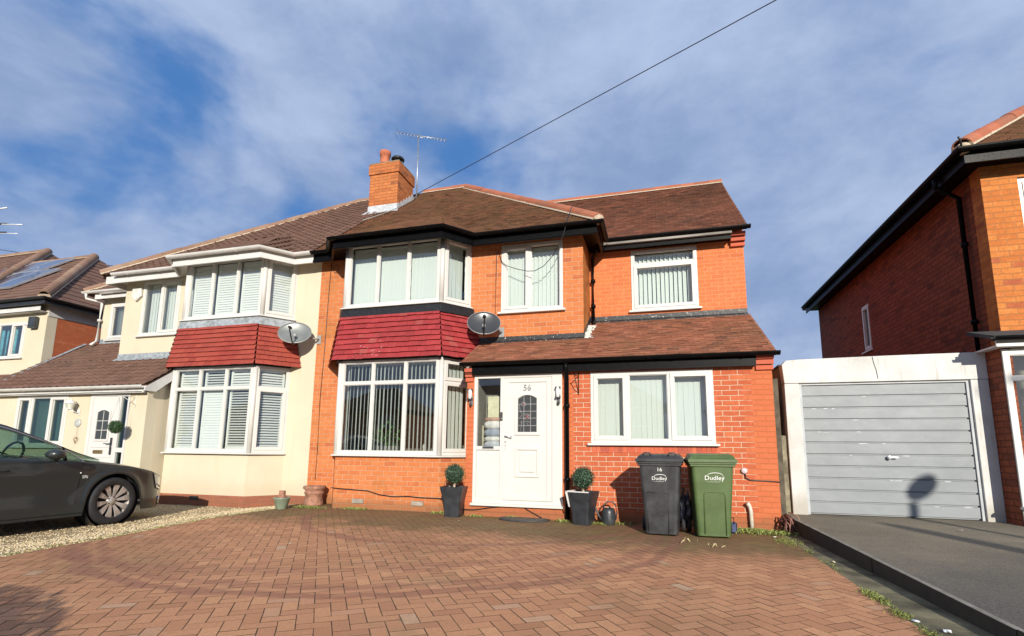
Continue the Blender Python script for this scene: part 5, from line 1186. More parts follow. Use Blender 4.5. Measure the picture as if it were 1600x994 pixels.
# ================================================================== WATERING CAN
t = thing('watering_can', 'dark grey watering can standing between the topiary pot and the black bin', 'watering can', (-.745, 7.80, 0), .1)
mb = MB(); mb.lathe([(.088, 0), (.096, .01), (.100, .08), (.098, .17), (.090, .215), (.070, .235), (.068, .225), (.08, .2)], (0, 0, 0), 24, cap=True); cb = mb.build('body', DGREY, t, world=False)
mb = MB(); mb.tube([(-.085, 0, .05), (-.14, 0, .12), (-.19, -.0, .235), (-.205, 0, .26)], .017, 10, r2=.010); mb.build('spout', DGREY, t, world=False)
mb = MB(); mb.tube([(-.165, 0, .19), (-.09, 0, .185)], .006, 6); mb.build('brace', DGREY, t, world=False)
mb = MB(); mb.tube([(-.075, 0, .22), (-.06, 0, .28), (-.01, 0, .325), (.06, 0, .325), (.105, 0, .27), (.118, 0, .18), (.100, 0, .07)], .011, 10); mb.build('handle', DGREY, t, world=False)
# ================================================================== DOORMAT
t = thing('doormat', 'dark half-round rubber doormat on the ground below the front door', 'doormat', (-2.03, 7.80, 0)); mb = MB()
k = 20; out = [(-.40, .11)]+[(-.40*math.cos(math.pi*i/k), .06-.26*math.sin(math.pi*i/k)) for i in range(k+1)]+[(.40, .11)]
mb.prism([(a, b, .002) for a, b in out], (0, 0, .022)); mt = mb.build('rim', simple('mat_rubber', (.045, .045, .048), .6, var=.2), t, world=False, bevel=.006)
mb = MB(); mb.prism([(a*.86, .03+(b-.03)*.80, .0245) for a, b in out], (0, 0, .010)); mb.build('mat_surface', simple('mat_fibre', (.10, .085, .065), .95, var=.3, sc=30, bs=.8, bsc=120), t, world=False)

# ================================================================== SATELLITE DISHES
def dish(label, loc, rz, elev, face, rx, rzd, wallp, inner):
    t = thing('satellite_dish', label, 'satellite dish', wallp); L = V(wallp)
    c = V(loc)-L; N = V((math.sin(rz)*math.cos(elev), -math.cos(rz)*math.cos(elev), math.sin(elev))); U = V((math.cos(rz), math.sin(rz), 0)); Vv = N.cross(U)*-1
    if Vv.z < 0: Vv = -Vv
    mb = MB(); vs = [c-N*.055]; seg = 40; rings = 8; fs = []
    for i in range(1, rings+1):
        f = i/rings
        for k in range(seg): a = 2*math.pi*k/seg; vs.append(c+U*(rx*f*math.cos(a))+Vv*(rzd*f*math.sin(a))-N*(.055*(1-f*f)))
    for k in range(seg): fs.append((0, 1+k, 1+(k+1) % seg))
    for i in range(rings-1):
        for k in range(seg): a, b = 1+i*seg+k, 1+i*seg+(k+1) % seg; fs.append((a, b, b+seg, a+seg))
    mb.add(vs, fs, True); n = len(vs); mb.add([v-N*.006 for v in vs], [f[::-1] for f in fs], True)
    base = 1+(rings-1)*seg; mb.add([], [])
    for k in range(seg):
        a, b = base+k, base+(k+1) % seg; mb.f.append((a, b, b+n, a+n)); mb.sm.append(True)
    o = mb.build('reflector', face, t, world=False)
    mb = MB(); mb.tube([vs[base+k] for k in list(range(seg))+[0]], .005, 6, cap=False); mb.build('rim', inner, o, world=False)
    low = c-Vv*rzd-N*.004; lnb = c+N*.36-Vv*rzd*.55
    mb = MB(); mb.tube([low-N*.06, low+N*.02-Vv*.02, lnb-Vv*.05, lnb], .013, 8); mb.build('feed_arm', BLKP, t, world=False)
    mb = MB(); d = (c+Vv*.02-lnb).normalized(); mb.tube([lnb+d*.05, lnb, lnb-d*.07], [.032, .030, .022], 12); mb.build('receiver', BLKP, t, world=False)
    w = V((0, 0, 0)); bk = c-N*.07-Vv*.06
    mb = MB(); mb.box(-.05, .05, -.012, .0, -.09, .09); mb.tube([(0, -.01, 0), (0, -.10, 0), tuple(bk-V((0, 0, .0)))], .020, 10); mb.tube([tuple(bk), tuple(c-N*.045)], .035, 10)
    mb.build('bracket', inner, t, world=False)
    return t
dish('grey satellite dish with black arm fixed beside the brick house bay', (-2.93, 8.40, 3.285), .35, .40, simple('dish_grey', (.07, .073, .076), .30, metal=.35, var=.12, sc=4), .295, .245, (-2.72, 8.795, 3.19), simple('dish_rim_grey', (.32, .33, .33), .4, metal=.2))
dish('pale grey satellite dish on the cream rendered wall by the party line', (-6.90, 8.40, 3.32), .45, .40, simple('dish_pale', (.20, .215, .205), .35, metal=.2, var=.12, sc=3), .315, .25, (-6.62, 8.795, 3.24), simple('dish_rim_pale', (.30, .31, .30), .5))

# ================================================================== AERIALS
t = thing('television_aerial', 'television aerial on a tall mast strapped to the chimney', 'aerial', (-6.19, 11.95, 7.6)); L = V((-6.19, 11.95, 7.6))
mb = MB(); mb.tube([(0, 0, 0), (-.02, 0, 2.18)], .018, 8); mb.build('mast', METAL, t, world=False)
mb = MB(); mb.box(-.09, .04, -.10, .03, .02, .10); mb.tube([(-.09, -.04, .15), (.02, -.03, .15)], .012, 6); mb.tube([(-.10, 0, .32), (.03, 0, .32)], .010, 6); mb.build('bracket', DGREY, t, world=False)
a, b = V((-.64, -.10, 2.26)), V((.76, .20, 1.98)); mb = MB(); mb.tube([a, b], .010, 6); bo = mb.build('boom', METAL, t, world=False)
mb = MB(); dv = (b-a).normalized(); cr = dv.cross(EZ).normalized(); upv = cr.cross(dv)
for k in range(15):
    p = a.lerp(b, .02+k*.067); l = .055+.004*k*.3; mb.tube([p-upv*l+cr*.03, p+upv*l-cr*.03], .008, 5)
for s_ in (-1, 1): mb.tube([a+upv*.09*s_-dv*.01-cr*.15, a+upv*.09*s_-dv*.01+cr*.15], .005, 5)
mb.tube([V((-.30, 0, 2.13)), V((-.05, 0, 2.05)), V((.2, .02, 2.06))], .006, 5); mb.build('element', METAL, bo, world=False)
WL = simple('white_aluminium', (.70, .71, .70), .4, metal=.2)
t = thing('television_aerial', 'twin pale aerials poking in at the far left above the roofs', 'aerial', (-27.6, 14, 8.9)); 
mb = MB(); mb.tube([(0, 0, -.6), (0, 0, 2.4)], .025, 6); mb.build('mast', METAL, t, world=False)
mb = MB(); mb.tube([(-1.2, 0, 2.30), (.95, 0, 2.23)], .03, 6); mb.tube([(-.2, 0, 1.62), (1.9, .1, 1.40)], .022, 6); mb.tube([(-.1, 0, 1.20), (1.7, .1, 1.02)], .016, 6); mb.build('boom', WL, t, world=False)
mb = MB()
for x, z in ((.45, 1.55), (.62, 1.5), (.5, 1.15), (.3, 1.17)): mb.tube([(x, -.3, z-.12), (x+.1, .3, z+.14)], .03, 6)
mb.build('reflector', DGREY, t, world=False)

# ================================================================== CABLES
def cable(label, pts, r, m=BLKP, name='cable', group=None):
    mb = MB(); mb.tube(pts, r, 6); o = mb.build(name, m); return tag(o, label, 'cable', group)
def sagline(a, b, s, n=24): a, b = V(a), V(b); return [a.lerp(b, i/n)-EZ*(s*4*(i/n)*(1-i/n)) for i in range(n+1)]
A = V((-6.148, 11.9, 7.95)); Bc = V((1.956, 8.0, 8.16)); E_ = A+(Bc-A)*2.6
cable('black overhead telephone wire running from the chimney up to the right', sagline(A, E_, .03), .0085, name='overhead_wire')
cable('distant thin wire above the solar panels at the left', sagline((-29, 14, 9.75), (-13.5, 14, 6.75), .1), .012, name='overhead_wire')
cable('pale aerial lead running down the roof from the chimney foot', [(-6.19, 11.92, 7.9), (-6.12, 11.6, 7.62), (-6.18, 11.2, 7.28), (-6.35, 10.6, 6.80), (-6.62, 10.1, 6.42)], .010, LGREY)
z0 = 5.0
cable('thin black cable looping across the small upstairs window', [(-1.42, 8.9, 5.55), (-1.44, 8.42, 5.03), (-1.50, 8.44, 4.80), (-1.60, 8.48, 4.62), (-1.72, 8.52, 4.45), (-1.88, 8.56, 4.30), (-2.05, 8.6, 4.24), (-2.2, 8.64, 4.26), (-2.4, 8.68, 4.33), (-2.6, 8.72, 4.42), (-2.72, 8.76, 4.52), (-2.78, 8.785, 4.68), (-2.81, 8.79, 4.77), (-2.84, 8.79, 4.70), (-2.845, 8.79, 4.2), (-2.85, 8.79, 3.45), (-2.78, 8.79, 3.2)], .0065)
cable('thin dark cable pinned down the narrow orange wall left of the bay', [(-6.44, 8.79, 4.88), (-6.46, 8.79, 4.2), (-6.47, 8.788, 3.0), (-6.50, 8.79, 2.0), (-6.48, 8.788, 1.0), (-6.49, 8.79, .45)], .006)
cable('small loop of cable below the eaves beside the upper bay', [(-6.32+.06*math.cos(a), 8.785, 4.72+.085*math.sin(a)) for a in [i*.5-1 for i in range(13)]], .005)
cable('black cable sagging along the foot of the brick bay wall', [(-5.74, 8.24, .35), (-5.3, 8.235, .33), (-5.0, 8.24, .32), (-4.75, 8.235, .26), (-4.5, 8.24, .235), (-4.2, 8.235, .25), (-3.95, 8.24, .235), (-3.6, 8.235, .235), (-3.35, 8.30, .22), (-3.12, 8.30, .19), (-3.08, 8.0, .10), (-2.9, 8.005, .10), (-2.6, 8.005, .15), (-2.25, 8.00, .19), (-2.1, 8.0, .20)], .009)
cable('thin black cable drooping from the door sill to the doormat', [(-2.1, 8.0, .19), (-2.0, 7.995, .13), (-1.85, 7.99, .06), (-1.78, 7.98, .03)], .006)
cable('short black lead running from the wall socket to the corner', [(1.145, 7.995, .79), (1.16, 7.99, .70), (1.22, 8.0, .672), (1.40, 8.008, .665), (1.59, 8.008, .655)], .008)
# old white socket cover
t = tag(MB().lathe([(.042, 0), (.042, -.03), (.03, -.04), (.001, -.045)], (1.14, 8.018, .80), 16, 'Y').build('socket_cover', simple('cloudy_plastic', (.62, .50, .50), .4)), 'round pale outdoor socket cover on the orange wall right of the bins', 'socket')
# vent pipe
mb = MB(); mb.tube([(1.195, 7.965, 0), (1.19, 7.965, .26), (1.175, 7.96, .32), (1.15, 7.94, .36)], .026, 12)
tag(mb.build('waste_pipe', simple('old_white_pipe', (.62, .58, .48), .6, var=.15)), 'short white waste pipe stub standing against the orange wall', 'pipe')

# ================================================================== WALL LAMPS, BRACKETS
def wall_lamp(x, label):
    t = thing('wall_lamp', label, 'wall lamp', (x, 7.99, 1.80), 0, 'cylinder lamps either side of the front door')
    mb = MB(); mb.tube([(0, 0, 0), (0, 0, .12)], .022, 10); mb.box(-.03, .03, -.004, .01, -.02, .14); mb.build('back_plate', METAL, t, world=False)
    mb = MB(); mb.tube([(0, -.055, .085), (0, -.055, .235)], .030, 14); mb.build('glass_shade', simple('opal_glass', (.80, .81, .80), .25), t, world=False)
    mb = MB()
    for z in (.075, .225):
        for dx in (-.03, .03): mb.box(dx-.012, dx+.012, -.07, -.04, z-.005, z+.03)
    mb.tube([(0, -.01, .05), (0, -.055, .06), (0, -.055, .09)], .008, 6); mb.lathe([(.018, 0), (.022, .03), (.012, .05)], (0, -.03, -.03), 10); mb.build('clamp', BLKP, t, world=False)
    return t
wall_lamp(-2.985, 'small cylinder wall lamp on the narrow brick pier left of the front door')
wall_lamp(-1.515, 'small cylinder wall lamp on the white frame right of the front door')
t = thing('hanging_bracket', 'empty black iron hanging-basket bracket beside the downpipe', 'bracket', (-1.20, 8.01, 2.0))
mb = MB(); mb.tube([(0, 0, .28), (0, -.005, -.07)], .007, 6); mb.tube([(0, 0, .22), (-.02, -.26, .20), (-.02, -.29, .22)], .006, 6); mb.tube([(0, 0, -.04), (-.01, -.14, .06), (-.02, -.25, .195)], .006, 6); mb.build('arm', BLK, t, world=False)
t = thing('hanging_bracket', 'white wall bracket holding the leafy ball by the rendered porch', 'bracket', (-10.12, 7.845, 1.93))
mb = MB(); mb.tube([(0, 0, -.1), (0, 0, .14)], .007, 6); mb.tube([(0, 0, .10), (-.02, -.30, .10), (-.02, -.33, .08)], .006, 6); mb.tube([(0, 0, -.06), (-.02, -.25, .095)], .005, 6); mb.build('arm', simple('white_iron', (.75, .74, .7), .5), t, world=False)
t = thing('hanging_ball', 'dark green artificial leaf ball hanging in front of the white porch door', 'hanging ball', (-10.14, 7.53, 1.42)); mb = MB(); rd = random.Random(2)
leafball(mb, (0, 0, 0), .125, 1500, .024, rd, .2); mbuild_no(mb, 'foliage', BOX2, t).location = (0, 0, 0)
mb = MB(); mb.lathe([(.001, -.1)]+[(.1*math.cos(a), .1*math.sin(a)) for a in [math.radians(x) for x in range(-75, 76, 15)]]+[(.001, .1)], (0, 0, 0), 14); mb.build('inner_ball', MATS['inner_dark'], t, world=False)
mb = MB()
for a in (0, 2.1, 4.2): mb.tube([(.10*math.cos(a), .10*math.sin(a), .06), (0, 0, .58)], .002, 4)
mb.build('chain', METAL, t, world=False)
# carriage lamp, plaque and heart
t = thing('carriage_lamp', 'white carriage lantern on the cream wall between window and door', 'wall lamp', (-11.70, 7.845, 1.78))
WI = MATS['white_iron']; mb = MB(); mb.tube([(.06, 0, -.02), (.07, -.04, -.06), (.10, -.10, -.04), (.03, -.15, .0)], .009, 6); mb.box(.03, .09, -.012, 0, -.09, .03); mb.build('bracket', WI, t, world=False)
mb = MB(); mb.lathe([(.045, 0), (.085, .11)], (0, -.14, .02), 6, cap=False); mb.build('lantern_glass', simple('lantern_glass', (.62, .64, .55), .2), t, world=False)
mb = MB(); mb.lathe([(.098, .11), (.10, .125), (.05, .17), (.015, .19), (.012, .22)], (0, -.14, .02), 6); mb.lathe([(.05, -.005), (.048, .008), (.02, -.02)], (0, -.14, .02), 6); mb.build('lantern_cap', WI, t, world=False)
mb = MB(); mb.lathe([(.085, 0), (.085, -.012), (.06, -.018), (.001, -.018)], (0, 0, 0), 20, 'Y'); o = mb.build('house_plaque', simple('slate_plaque', (.42, .44, .42), .6, var=.2, sc=20)); o.location = (-11.62, 7.845, 1.52)
tag(o, 'round grey plaque on the cream wall under the carriage lantern', 'plaque')
mb = MB(); mb.tube([(0, 0, .0), (0, -.01, -.22)], .003, 4)
hp = [(0, -.010, -.23), (.035, -.012, -.20), (.055, -.012, -.24), (.0, -.012, -.33), (-.055, -.012, -.24), (-.035, -.012, -.20), (0, -.010, -.23)]
mb.tube(hp, .008, 6); o = mb.build('hanging_heart', simple('wicker', (.38, .27, .15), .8)); o.location = (-11.60, 7.83, 1.43); tag(o, 'small wicker heart hanging from a string below the round plaque', 'ornament')
# alarm boxes
t = thing('alarm_box', 'pale grey alarm box high on the cream wall beside the upper window', 'alarm box', (-11.66, 8.795, 4.55))
mb = MB(); mb.prism([(-.13, 0, .16), (.13, 0, .16), (.15, 0, -.03), (.0, 0, -.15), (-.15, 0, -.03)], (0, -.06, 0)); mb.build('cover', simple('alarm_cover', (.62, .62, .57), .5), t, world=False, bevel=.015)
t = thing('floodlight', 'dark box floodlight on the cream wall at the far left', 'floodlight', (-16.62, 9.775, 4.42))
mb = MB(); mb.box(-.12, .14, -.12, -.02, -.16, .16); mb.build('housing', DGREY, t, world=False, bevel=.01)
mb = MB(); mb.lathe([(.05, 0), (.045, -.05), (.001, -.06)], (-.20, -.05, -.04), 10, 'Y'); mb.box(-.22, -.1, -.04, 0, -.06, -.02); mb.build('sensor', WL, t, world=False)

# ================================================================== PLANTERS
t = thing('chimney_pot_planter', 'old pinkish clay chimney pot used as planter at the party line', 'planter', (-6.27, 8.50, 0)); t.scale = (.80, .80, .90)
mb = MB(); mb.lathe([(.215, 0), (.225, .02), (.215, .05), (.205, .22), (.225, .235), (.235, .26), (.21, .275), (.205, .30), (.25, .33), (.262, .36), (.25, .39), (.20, .395), (.17, .36)], (0, 0, 0), 12); mb.build('pot', TERRP, t, world=False)
t = thing('plant_pot', 'small grey-green glazed pot with a brick in it on the gravel edge', 'plant pot', (-6.36, 7.74, -.005))
mb = MB(); mb.lathe([(.078, 0), (.09, .02), (.13, .17), (.142, .185), (.142, .205), (.125, .205), (.11, .16)], (0, 0, 0), 20); mb.build('pot', simple('sage_glaze', (.20, .24, .17), .25, var=.15), t, world=False)
mb = MB(); mb.box(-.05, .05, -.03, .03, .12, .32); mb.build('brick', TERRP, t, world=False, bevel=.006)

# ================================================================== HOUSEPLANT behind the lower bay
t = thing('houseplant', 'leafy green houseplant in a pale trough behind the lower bay window', 'houseplant', (-4.95, 8.75, .95)); mb = MB(); rd = random.Random(8)
mb.box(-.28, .28, -.10, .10, 0, .16); mb.build('trough', simple('trough', (.4, .38, .34), .7), t, world=False)
mb = MB()
for _ in range(420):
    p = V((rd.gauss(0, .19), rd.gauss(0, .09), .18+abs(rd.gauss(0, .22)))); dd = V((rd.gauss(0, 1), rd.gauss(-.3, .7), rd.gauss(.2, .7))).normalized(); tt = dd.cross(V((rd.random(), rd.random(), 1))).normalized(); L = rd.uniform(.04, .085); w = L*.33
    mb.add([p, p+dd*L*.5+tt*w, p+dd*L, p+dd*L*.5-tt*w], [(0, 1, 2, 3)])
mbuild_no(mb, 'foliage', PLANT, t).location = (0, 0, 0)
t = thing('ornament', 'pale ornament on the sill behind the lower bay window', 'ornament', (-4.10, 8.62, .96)); mb = MB(); mb.lathe([(.06, 0), (.05, .05), (.03, .1), (.045, .14), (.02, .19)], (0, 0, 0), 14); mb.build('figure', simple('plaster', (.5, .48, .42), .7), t, world=False)
# things behind the side light of the front door
rd = random.Random(3); cols = [(.55, .10, .13), (.45, .46, .50), (.65, .63, .60), (.30, .33, .40), (.66, .64, .62), (.50, .30, .24)]
zc_ = .90+.215-.15
for k, (c, hh, nm) in enumerate(zip(cols, (.12, .12, .08, .13, .14, .06), ('folded red cloth at the bottom of the stack behind the side light', 'grey bag in the stack behind the side light', 'white folded linen low in the stack behind the side light', 'slate blue folded coat in the stack behind the side light', 'white carrier bag near the top of the stack behind the side light', 'brown scarf on top of the stack behind the side light'))):
    mb = MB(); mb.lathe([(.10, 0), (.165, .2*hh), (.17, .7*hh), (.12, hh)], (0, 0, 0), 12); o = mb.build('folded_cloth', simple('cloth_%d' % k, c, .9, var=.2, sc=9, bs=.6, bsc=14)); o.location = (-2.66, 8.22, zc_); o.scale = (1, .6, 1); zc_ += hh*.96
    tag(o, nm, 'cloth')
mb = MB(); mb.box(-.14, .14, 0, .04, 0, .36); o = mb.build('lamp_shade', simple('cream_shade', (.70, .66, .48), .8)); o.location = (-2.66, 8.32, zc_+.01); tag(o, 'cream lampshade standing behind the narrow side light', 'lampshade')

# ================================================================== WEEDS, LITTER
def blades(name, label, spots, n, h, m, kind='stuff', wide=.35, seed=1):
    rd = random.Random(seed); mb = MB()
    for (x, y, rx, ry, f) in spots:
        for _ in range(int(n*f)):
            px_, py_ = x+rd.gauss(0, rx*.5), y+rd.gauss(0, ry*.5); a = rd.uniform(0, 6.28); L = h*rd.uniform(.4, 1.3); le = rd.uniform(.3, 1.1)
            d = V((math.cos(a)*le, math.sin(a)*le, 1)).normalized(); t = V((-math.sin(a), math.cos(a), 0)); w = L*wide*rd.uniform(.4, .8)*.5; p = V((px_, py_, 0))
            m1 = p+d*L*.5+EZ*.0; tip = p+V((d.x, d.y, d.z*.55))*L
            mb.add([p-t*w*.3, p+t*w*.3, m1+t*w, tip, m1-t*w], [(0, 1, 2, 3, 4)])
    o = mbuild_no(mb, name, m, None); tag(o, label, 'weeds', kind=kind); return o
blades('weeds', 'green weeds growing along the foot of the brick walls', [(-6.05, 8.05, .35, .10, 1.2), (-5.15, 8.12, .22, .07, .8), (-3.52, 8.10, .2, .06, .6), (-2.82, 7.92, .15, .05, .25), (-2.25, 7.95, .12, .05, .3), (-1.42, 7.85, .15, .06, .4), (-.95, 7.75, .25, .06, .5), (-.5, 7.9, .3, .06, .3), (1.32, 7.66, .40, .16, 3.2), (1.12, 7.85, .25, .08, 1.0)], 170, .070, WEED, wide=.45)
blades('weeds', 'grassy moss growing along the kerb side edge of the block paving', [(1.45, 7.05, .16, .34, 1.6), (1.50, 4.6, .05, .22, 2.2), (1.50, 4.15, .06, .12, .9), (1.52, 5.7, .04, .3, .25), (1.50, 3.75, .05, .15, .6), (1.51, 6.4, .05, .15, .2)], 200, .036, WEED, wide=.3, seed=3)
blades('weeds', 'low green moss between the gravel and the block paving', [(left_edge(y)+.0, y, .06, .12, .8) for y in [2.8+.22*i for i in range(22)]], 90, .022, WEED, wide=.7, seed=4)
blades('dry_stalks', 'sparse dry stalks sticking up from the paving by the green bin', [(.55, 6.35, .12, .05, .3), (.2, 6.6, .3, .1, .2)], 30, .09, simple('straw', (.50, .42, .22), .8), wide=.08, seed=5)
rd = random.Random(12); mb = MB()
for _ in range(26):
    x, y = 1.60+rd.gauss(0, .03), 7.9+rd.gauss(0, .06); a = rd.uniform(0, 6.28); L = rd.uniform(.15, .30)
    p0 = V((x, y, .20+rd.uniform(-.05, .06))); p1 = p0+V((rd.uniform(-.05, .12), rd.uniform(-.16, .0), -L*.6)); p2 = V((p1.x+rd.uniform(-.03, .06), p1.y-.04, max(.0, p1.z-.12)))
    mb.tube([p0, (p0+p1)/2+V((.02, -.02, .02)), p1, p2], .008, 4, r2=.003)
o = mb.build('withered_plant', DEAD); tag(o, 'withered brown strappy plant slumped at the corner of the kerb', 'plant')
for k, (x, y, r, c, lb) in enumerate([(1.36, 7.35, .035, (.75, .74, .6), 'pale leaf lying on the weeds by the wall corner'), (1.60, 5.9, .030, (.6, .55, .4), 'pale leaf on the concrete strip beside the kerb'), (1.53, 4.02, .035, (.72, .74, .76), 'white scrap of litter on the edge of the paving'), (1.62, 3.86, .04, (.78, .78, .76), 'white torn paper on the concrete strip nearest the viewer'), (-3.95, 5.0, .025, (.7, .66, .6), 'pale chip of stone lying on the paving'), (-2.9, 7.35, .02, (.7, .68, .6), 'tiny pale chip on the dirty paving near the door'), (3.35, 7.4, .035, (.75, .74, .7), 'white leaf lying on the tarmac drive'), (3.6, 6.7, .03, (.8, .8, .78), 'small white scrap on the tarmac at the right edge')]):
    z = 0.004 if x < 1.7 else kz(y)+.004
    rd = random.Random(k+40); mb = MB(); n = 7; ring = [(r*rd.uniform(.5, 1.1)*math.cos(6.28*i/n), r*.6*rd.uniform(.6, 1.1)*math.sin(6.28*i/n), rd.uniform(.0, .012)) for i in range(n)]
    mb.add(ring+[(0, 0, .014)], [(i, (i+1) % n, n) for i in range(n)]); mb.add([(a, b, c_-.002) for a, b, c_ in ring]+[(0, 0, .011)], [((i+1) % n, i, n) for i in range(n)])
    o = mb.build('litter' if k in (2, 3, 7) else 'fallen_leaf' if k in (0, 1, 6) else 'stone_chip', simple('scrap_%d' % k, c, .8, var=.15)); o.location = (x, y, z); o.rotation_euler = (0, 0, k*1.3); tag(o, lb, 'litter' if k in (2, 3, 7) else 'leaf' if k in (0, 1, 6) else 'stone')
# clutter between and behind the bins
t = thing('plastic_bag', 'dark plastic bag hanging in the gap between the two bins', 'bag', (.30, 7.55, 0)); rd = random.Random(6)
bm = bmesh.new(); bmesh.ops.create_icosphere(bm, subdivisions=3, radius=1)
for v_ in bm.verts: v_.co *= 1+.25*mnoise.noise(v_.co*2.3); v_.co = V((v_.co.x*.12, v_.co.y*.15, v_.co.z*.26+.30))
me = bpy.data.meshes.new('bag'); bm.to_mesh(me); bm.free(); me.materials.append(simple('dark_bag', (.03, .035, .06), .35, var=.3, sc=8, bs=.6, bsc=12)); o = bpy.data.objects.new('bag', me); COL.objects.link(o); o.parent = t
t = thing('crate', 'small dark blue crate on the ground behind the green bin', 'crate', (.86, 7.62, 0)); mb = MB(); mb.box(-.09, .09, -.08, .08, 0, .02)
for a in ((-.09, -.075, -.08, .08), (.075, .09, -.08, .08), (-.09, .09, -.08, -.065), (-.09, .09, .065, .08)): mb.box(*a, .0, .13)
mb.build('box', simple('blue_crate', (.03, .05, .13), .5), t, world=False, bevel=.004); mb = MB(); mb.tube([(-.05, -.09, .12), (-.05, -.09, .20), (.05, -.09, .20), (.05, -.09, .12)], .008, 6); mb.build('handle', BLKP, t, world=False)

# ================================================================== PARKED CAR (front right side towards us, nose to the house)
CARL = (-7.73, 5.85, -.084)
Cr = thing('parked_car', 'dark grey hatchback parked nose-in on the golden gravel at the left', 'car', CARL); Cr.scale = (1.08, 1.08, 1.08)
def carpaint_f(t, b):
    setb(t, b, col=(.022, .028, .028), rough=.38, metal=.12, coat=.45); b.inputs['Coat Roughness'].default_value = .05
CP = mat('car_paint', carpaint_f)
def lerpt(T, y):
    if y <= T[0][0]: return T[0][1]
    for (a, u), (b, w) in zip(T, T[1:]):
        if y <= b: f = (y-a)/(b-a); f = f*f*(3-2*f) if False else f; return u+(w-u)*f
    return T[-1][1]
zs_top = [(-3.75, .80), (-3.5, .92), (-2.6, .93), (-1.3, .895), (-.5, .845), (-.1, .80), (.25, .752), (.55, .69), (.75, .62), (.88, .56), (.97, .48), (1.0, .42)]
z_bot = [(-3.75, .35), (-3.4, .18), (-.6, .165), (.45, .165), (.8, .15), (.95, .17), (1.0, .22)]
HWm = .875
def halfw(y):
    if y > .15: q = (y-.12)/.915; return HWm*(1-min(1, q)**3.0)**(1/2.2) if q < 1 else 0
    if y < -3.0: q = (-3.0-y)/.78; return HWm*(1-min(1, q)**3)**(1/2.5) if q < 1 else 0
    return HWm
RA, ZA = .365, .315
def carbody():
    mb = MB(); ys = sorted(set([-3.75+.12*i for i in range(32)]+[-.40+.04*i for i in range(21)]+[-3.15+.05*i for i in range(17)]+[.45+.03*i for i in range(18)]+[.985, 1.0]))
    NS, NT = 14, 9; cols = []
    for y in ys:
        hw = max(halfw(y), .26); zt = lerpt(zs_top, y); zb = lerpt(z_bot, y)
        for yc in (0, -2.74):
            d = abs(y-yc)
            if d < RA: zb = max(zb, ZA+math.sqrt(RA*RA-d*d))
        col = []
        for i in range(NS+1):
            f = i/NS; z = zb+(zt-zb)*f; zz_ = (z-.15)/.75
            ins = .015+.05*max(0, zz_-.75)**1.2*2-.0+.045*max(0, .2-zz_)+.012*math.cos((zz_-.45)*8)*.5
            # flared arch lip
            for yc in (0, -2.74):
                dd = math.hypot(y-yc, z-ZA); ins -= .022*math.exp(-((dd-RA-.02)/.045)**2)
            col.append((hw-ins, z))
        x1, z1 = col[-1]; hoodc = .065*min(1, max(0, (1.02-y)/.5))
        for j in range(1, NT+1):
            f = j/NT; x = x1*(1-f); col.append((x, z1+hoodc*(1-(1-f)**2)**.8*1.0+.012*math.exp(-((f-.28)/.10)**2)*min(1, max(0, (.9-y)))))
        cols.append([(x-HWm, y, z) for x, z in col]+[(-x-HWm, y, z) for x, z in col[-2::-1]])
    n = len(cols[0]); vs = [p for c in cols for p in c]
    fs = [(i*n+k, (i+1)*n+k, (i+1)*n+k+1, i*n+k+1) for i in range(len(cols)-1) for k in range(n-1)]+[tuple(range(n))[::-1], tuple((len(cols)-1)*n+k for k in range(n))]
    mb.add(vs, fs, True); return mb
body = carbody().build('body', CP, Cr, world=False)
mb = MB(); mb.box(-HWm*2+.24, -.24, -3.45, .45, .19, .60); ub = mb.build('underbody', BLKP, Cr, world=False)
# greenhouse
def green(side_only=None):
    roofl = [(-3.55, .93), (-3.2, 1.10), (-2.9, 1.26), (-2.4, 1.39), (-1.9, 1.425), (-1.5, 1.395), (-1.15, 1.29), (-.8, 1.13), (-.45, .965), (-.18, .865)]
    return roofl
RL = green(); NG = 10
def gsec(y):
    zt = lerpt(RL, y); zb = lerpt(zs_top, y)-.01; wb = HWm-.075; wt = HWm-.075-.245*max(0, (zt-zb))/.52; out = []
    h = zt-zb
    for i in range(9): f = i/8; out.append((wb+(wt-wb)*(f**1.3), zb+h*.90*f))
    for k in range(1, 7): a = k/6*math.pi/2; out.append((wt-.09*(1-math.cos(a))*1.0-0*a, zb+h*.90+h*.10*math.sin(a)*.75))
    xl = out[-1][0]
    for j in range(1, 6): f = j/5; out.append((xl*(1-f), out[14][1]+h*.03*math.sin(f*math.pi/2)))
    return out
def loft(yl, sel=None):
    secs = [gsec(y) for y in yl]; vs = []; fs = []
    for y, s_ in zip(yl, secs):
        full = [(x-HWm, y, z) for x, z in s_]+[(-x-HWm, y, z) for x, z in s_[-2::-1]]; vs += full
    n = len(vs)//len(yl)
    for i in range(len(yl)-1):
        for k in range(n-1):
            if sel is None or sel(i, k, n): fs.append((i*n+k, (i+1)*n+k, (i+1)*n+k+1, i*n+k+1))
    return vs, fs
yl = [-3.5+.083*i for i in range(41)]; yl = [y for y in yl if y < -.2]+[-.19]
isroof = lambda i, k, n: (7 <= k <= n-9) and (-2.95 < yl[i] < -1.45)
pil = lambda i, k, n: (yl[i] < -2.95) and (k > 4) and False
mb = MB(); vs, fs = loft(yl, lambda i, k, n: not isroof(i, k, n)); mb.add(vs, fs, True); mb.build('windows', CARGL, Cr, world=False)
mb = MB(); vs, fs = loft(yl, lambda i, k, n: isroof(i, k, n) or (k in (7, 8, 9) and True) or (n-11 <= k <= n-9)); vs = [V(v)+V((0, 0, .008)) + V((.006 if v[0] > -HWm else -.006, 0, 0)) for v in vs]; mb.add(vs, fs, True); mb.build('roof', CP, Cr, world=False)
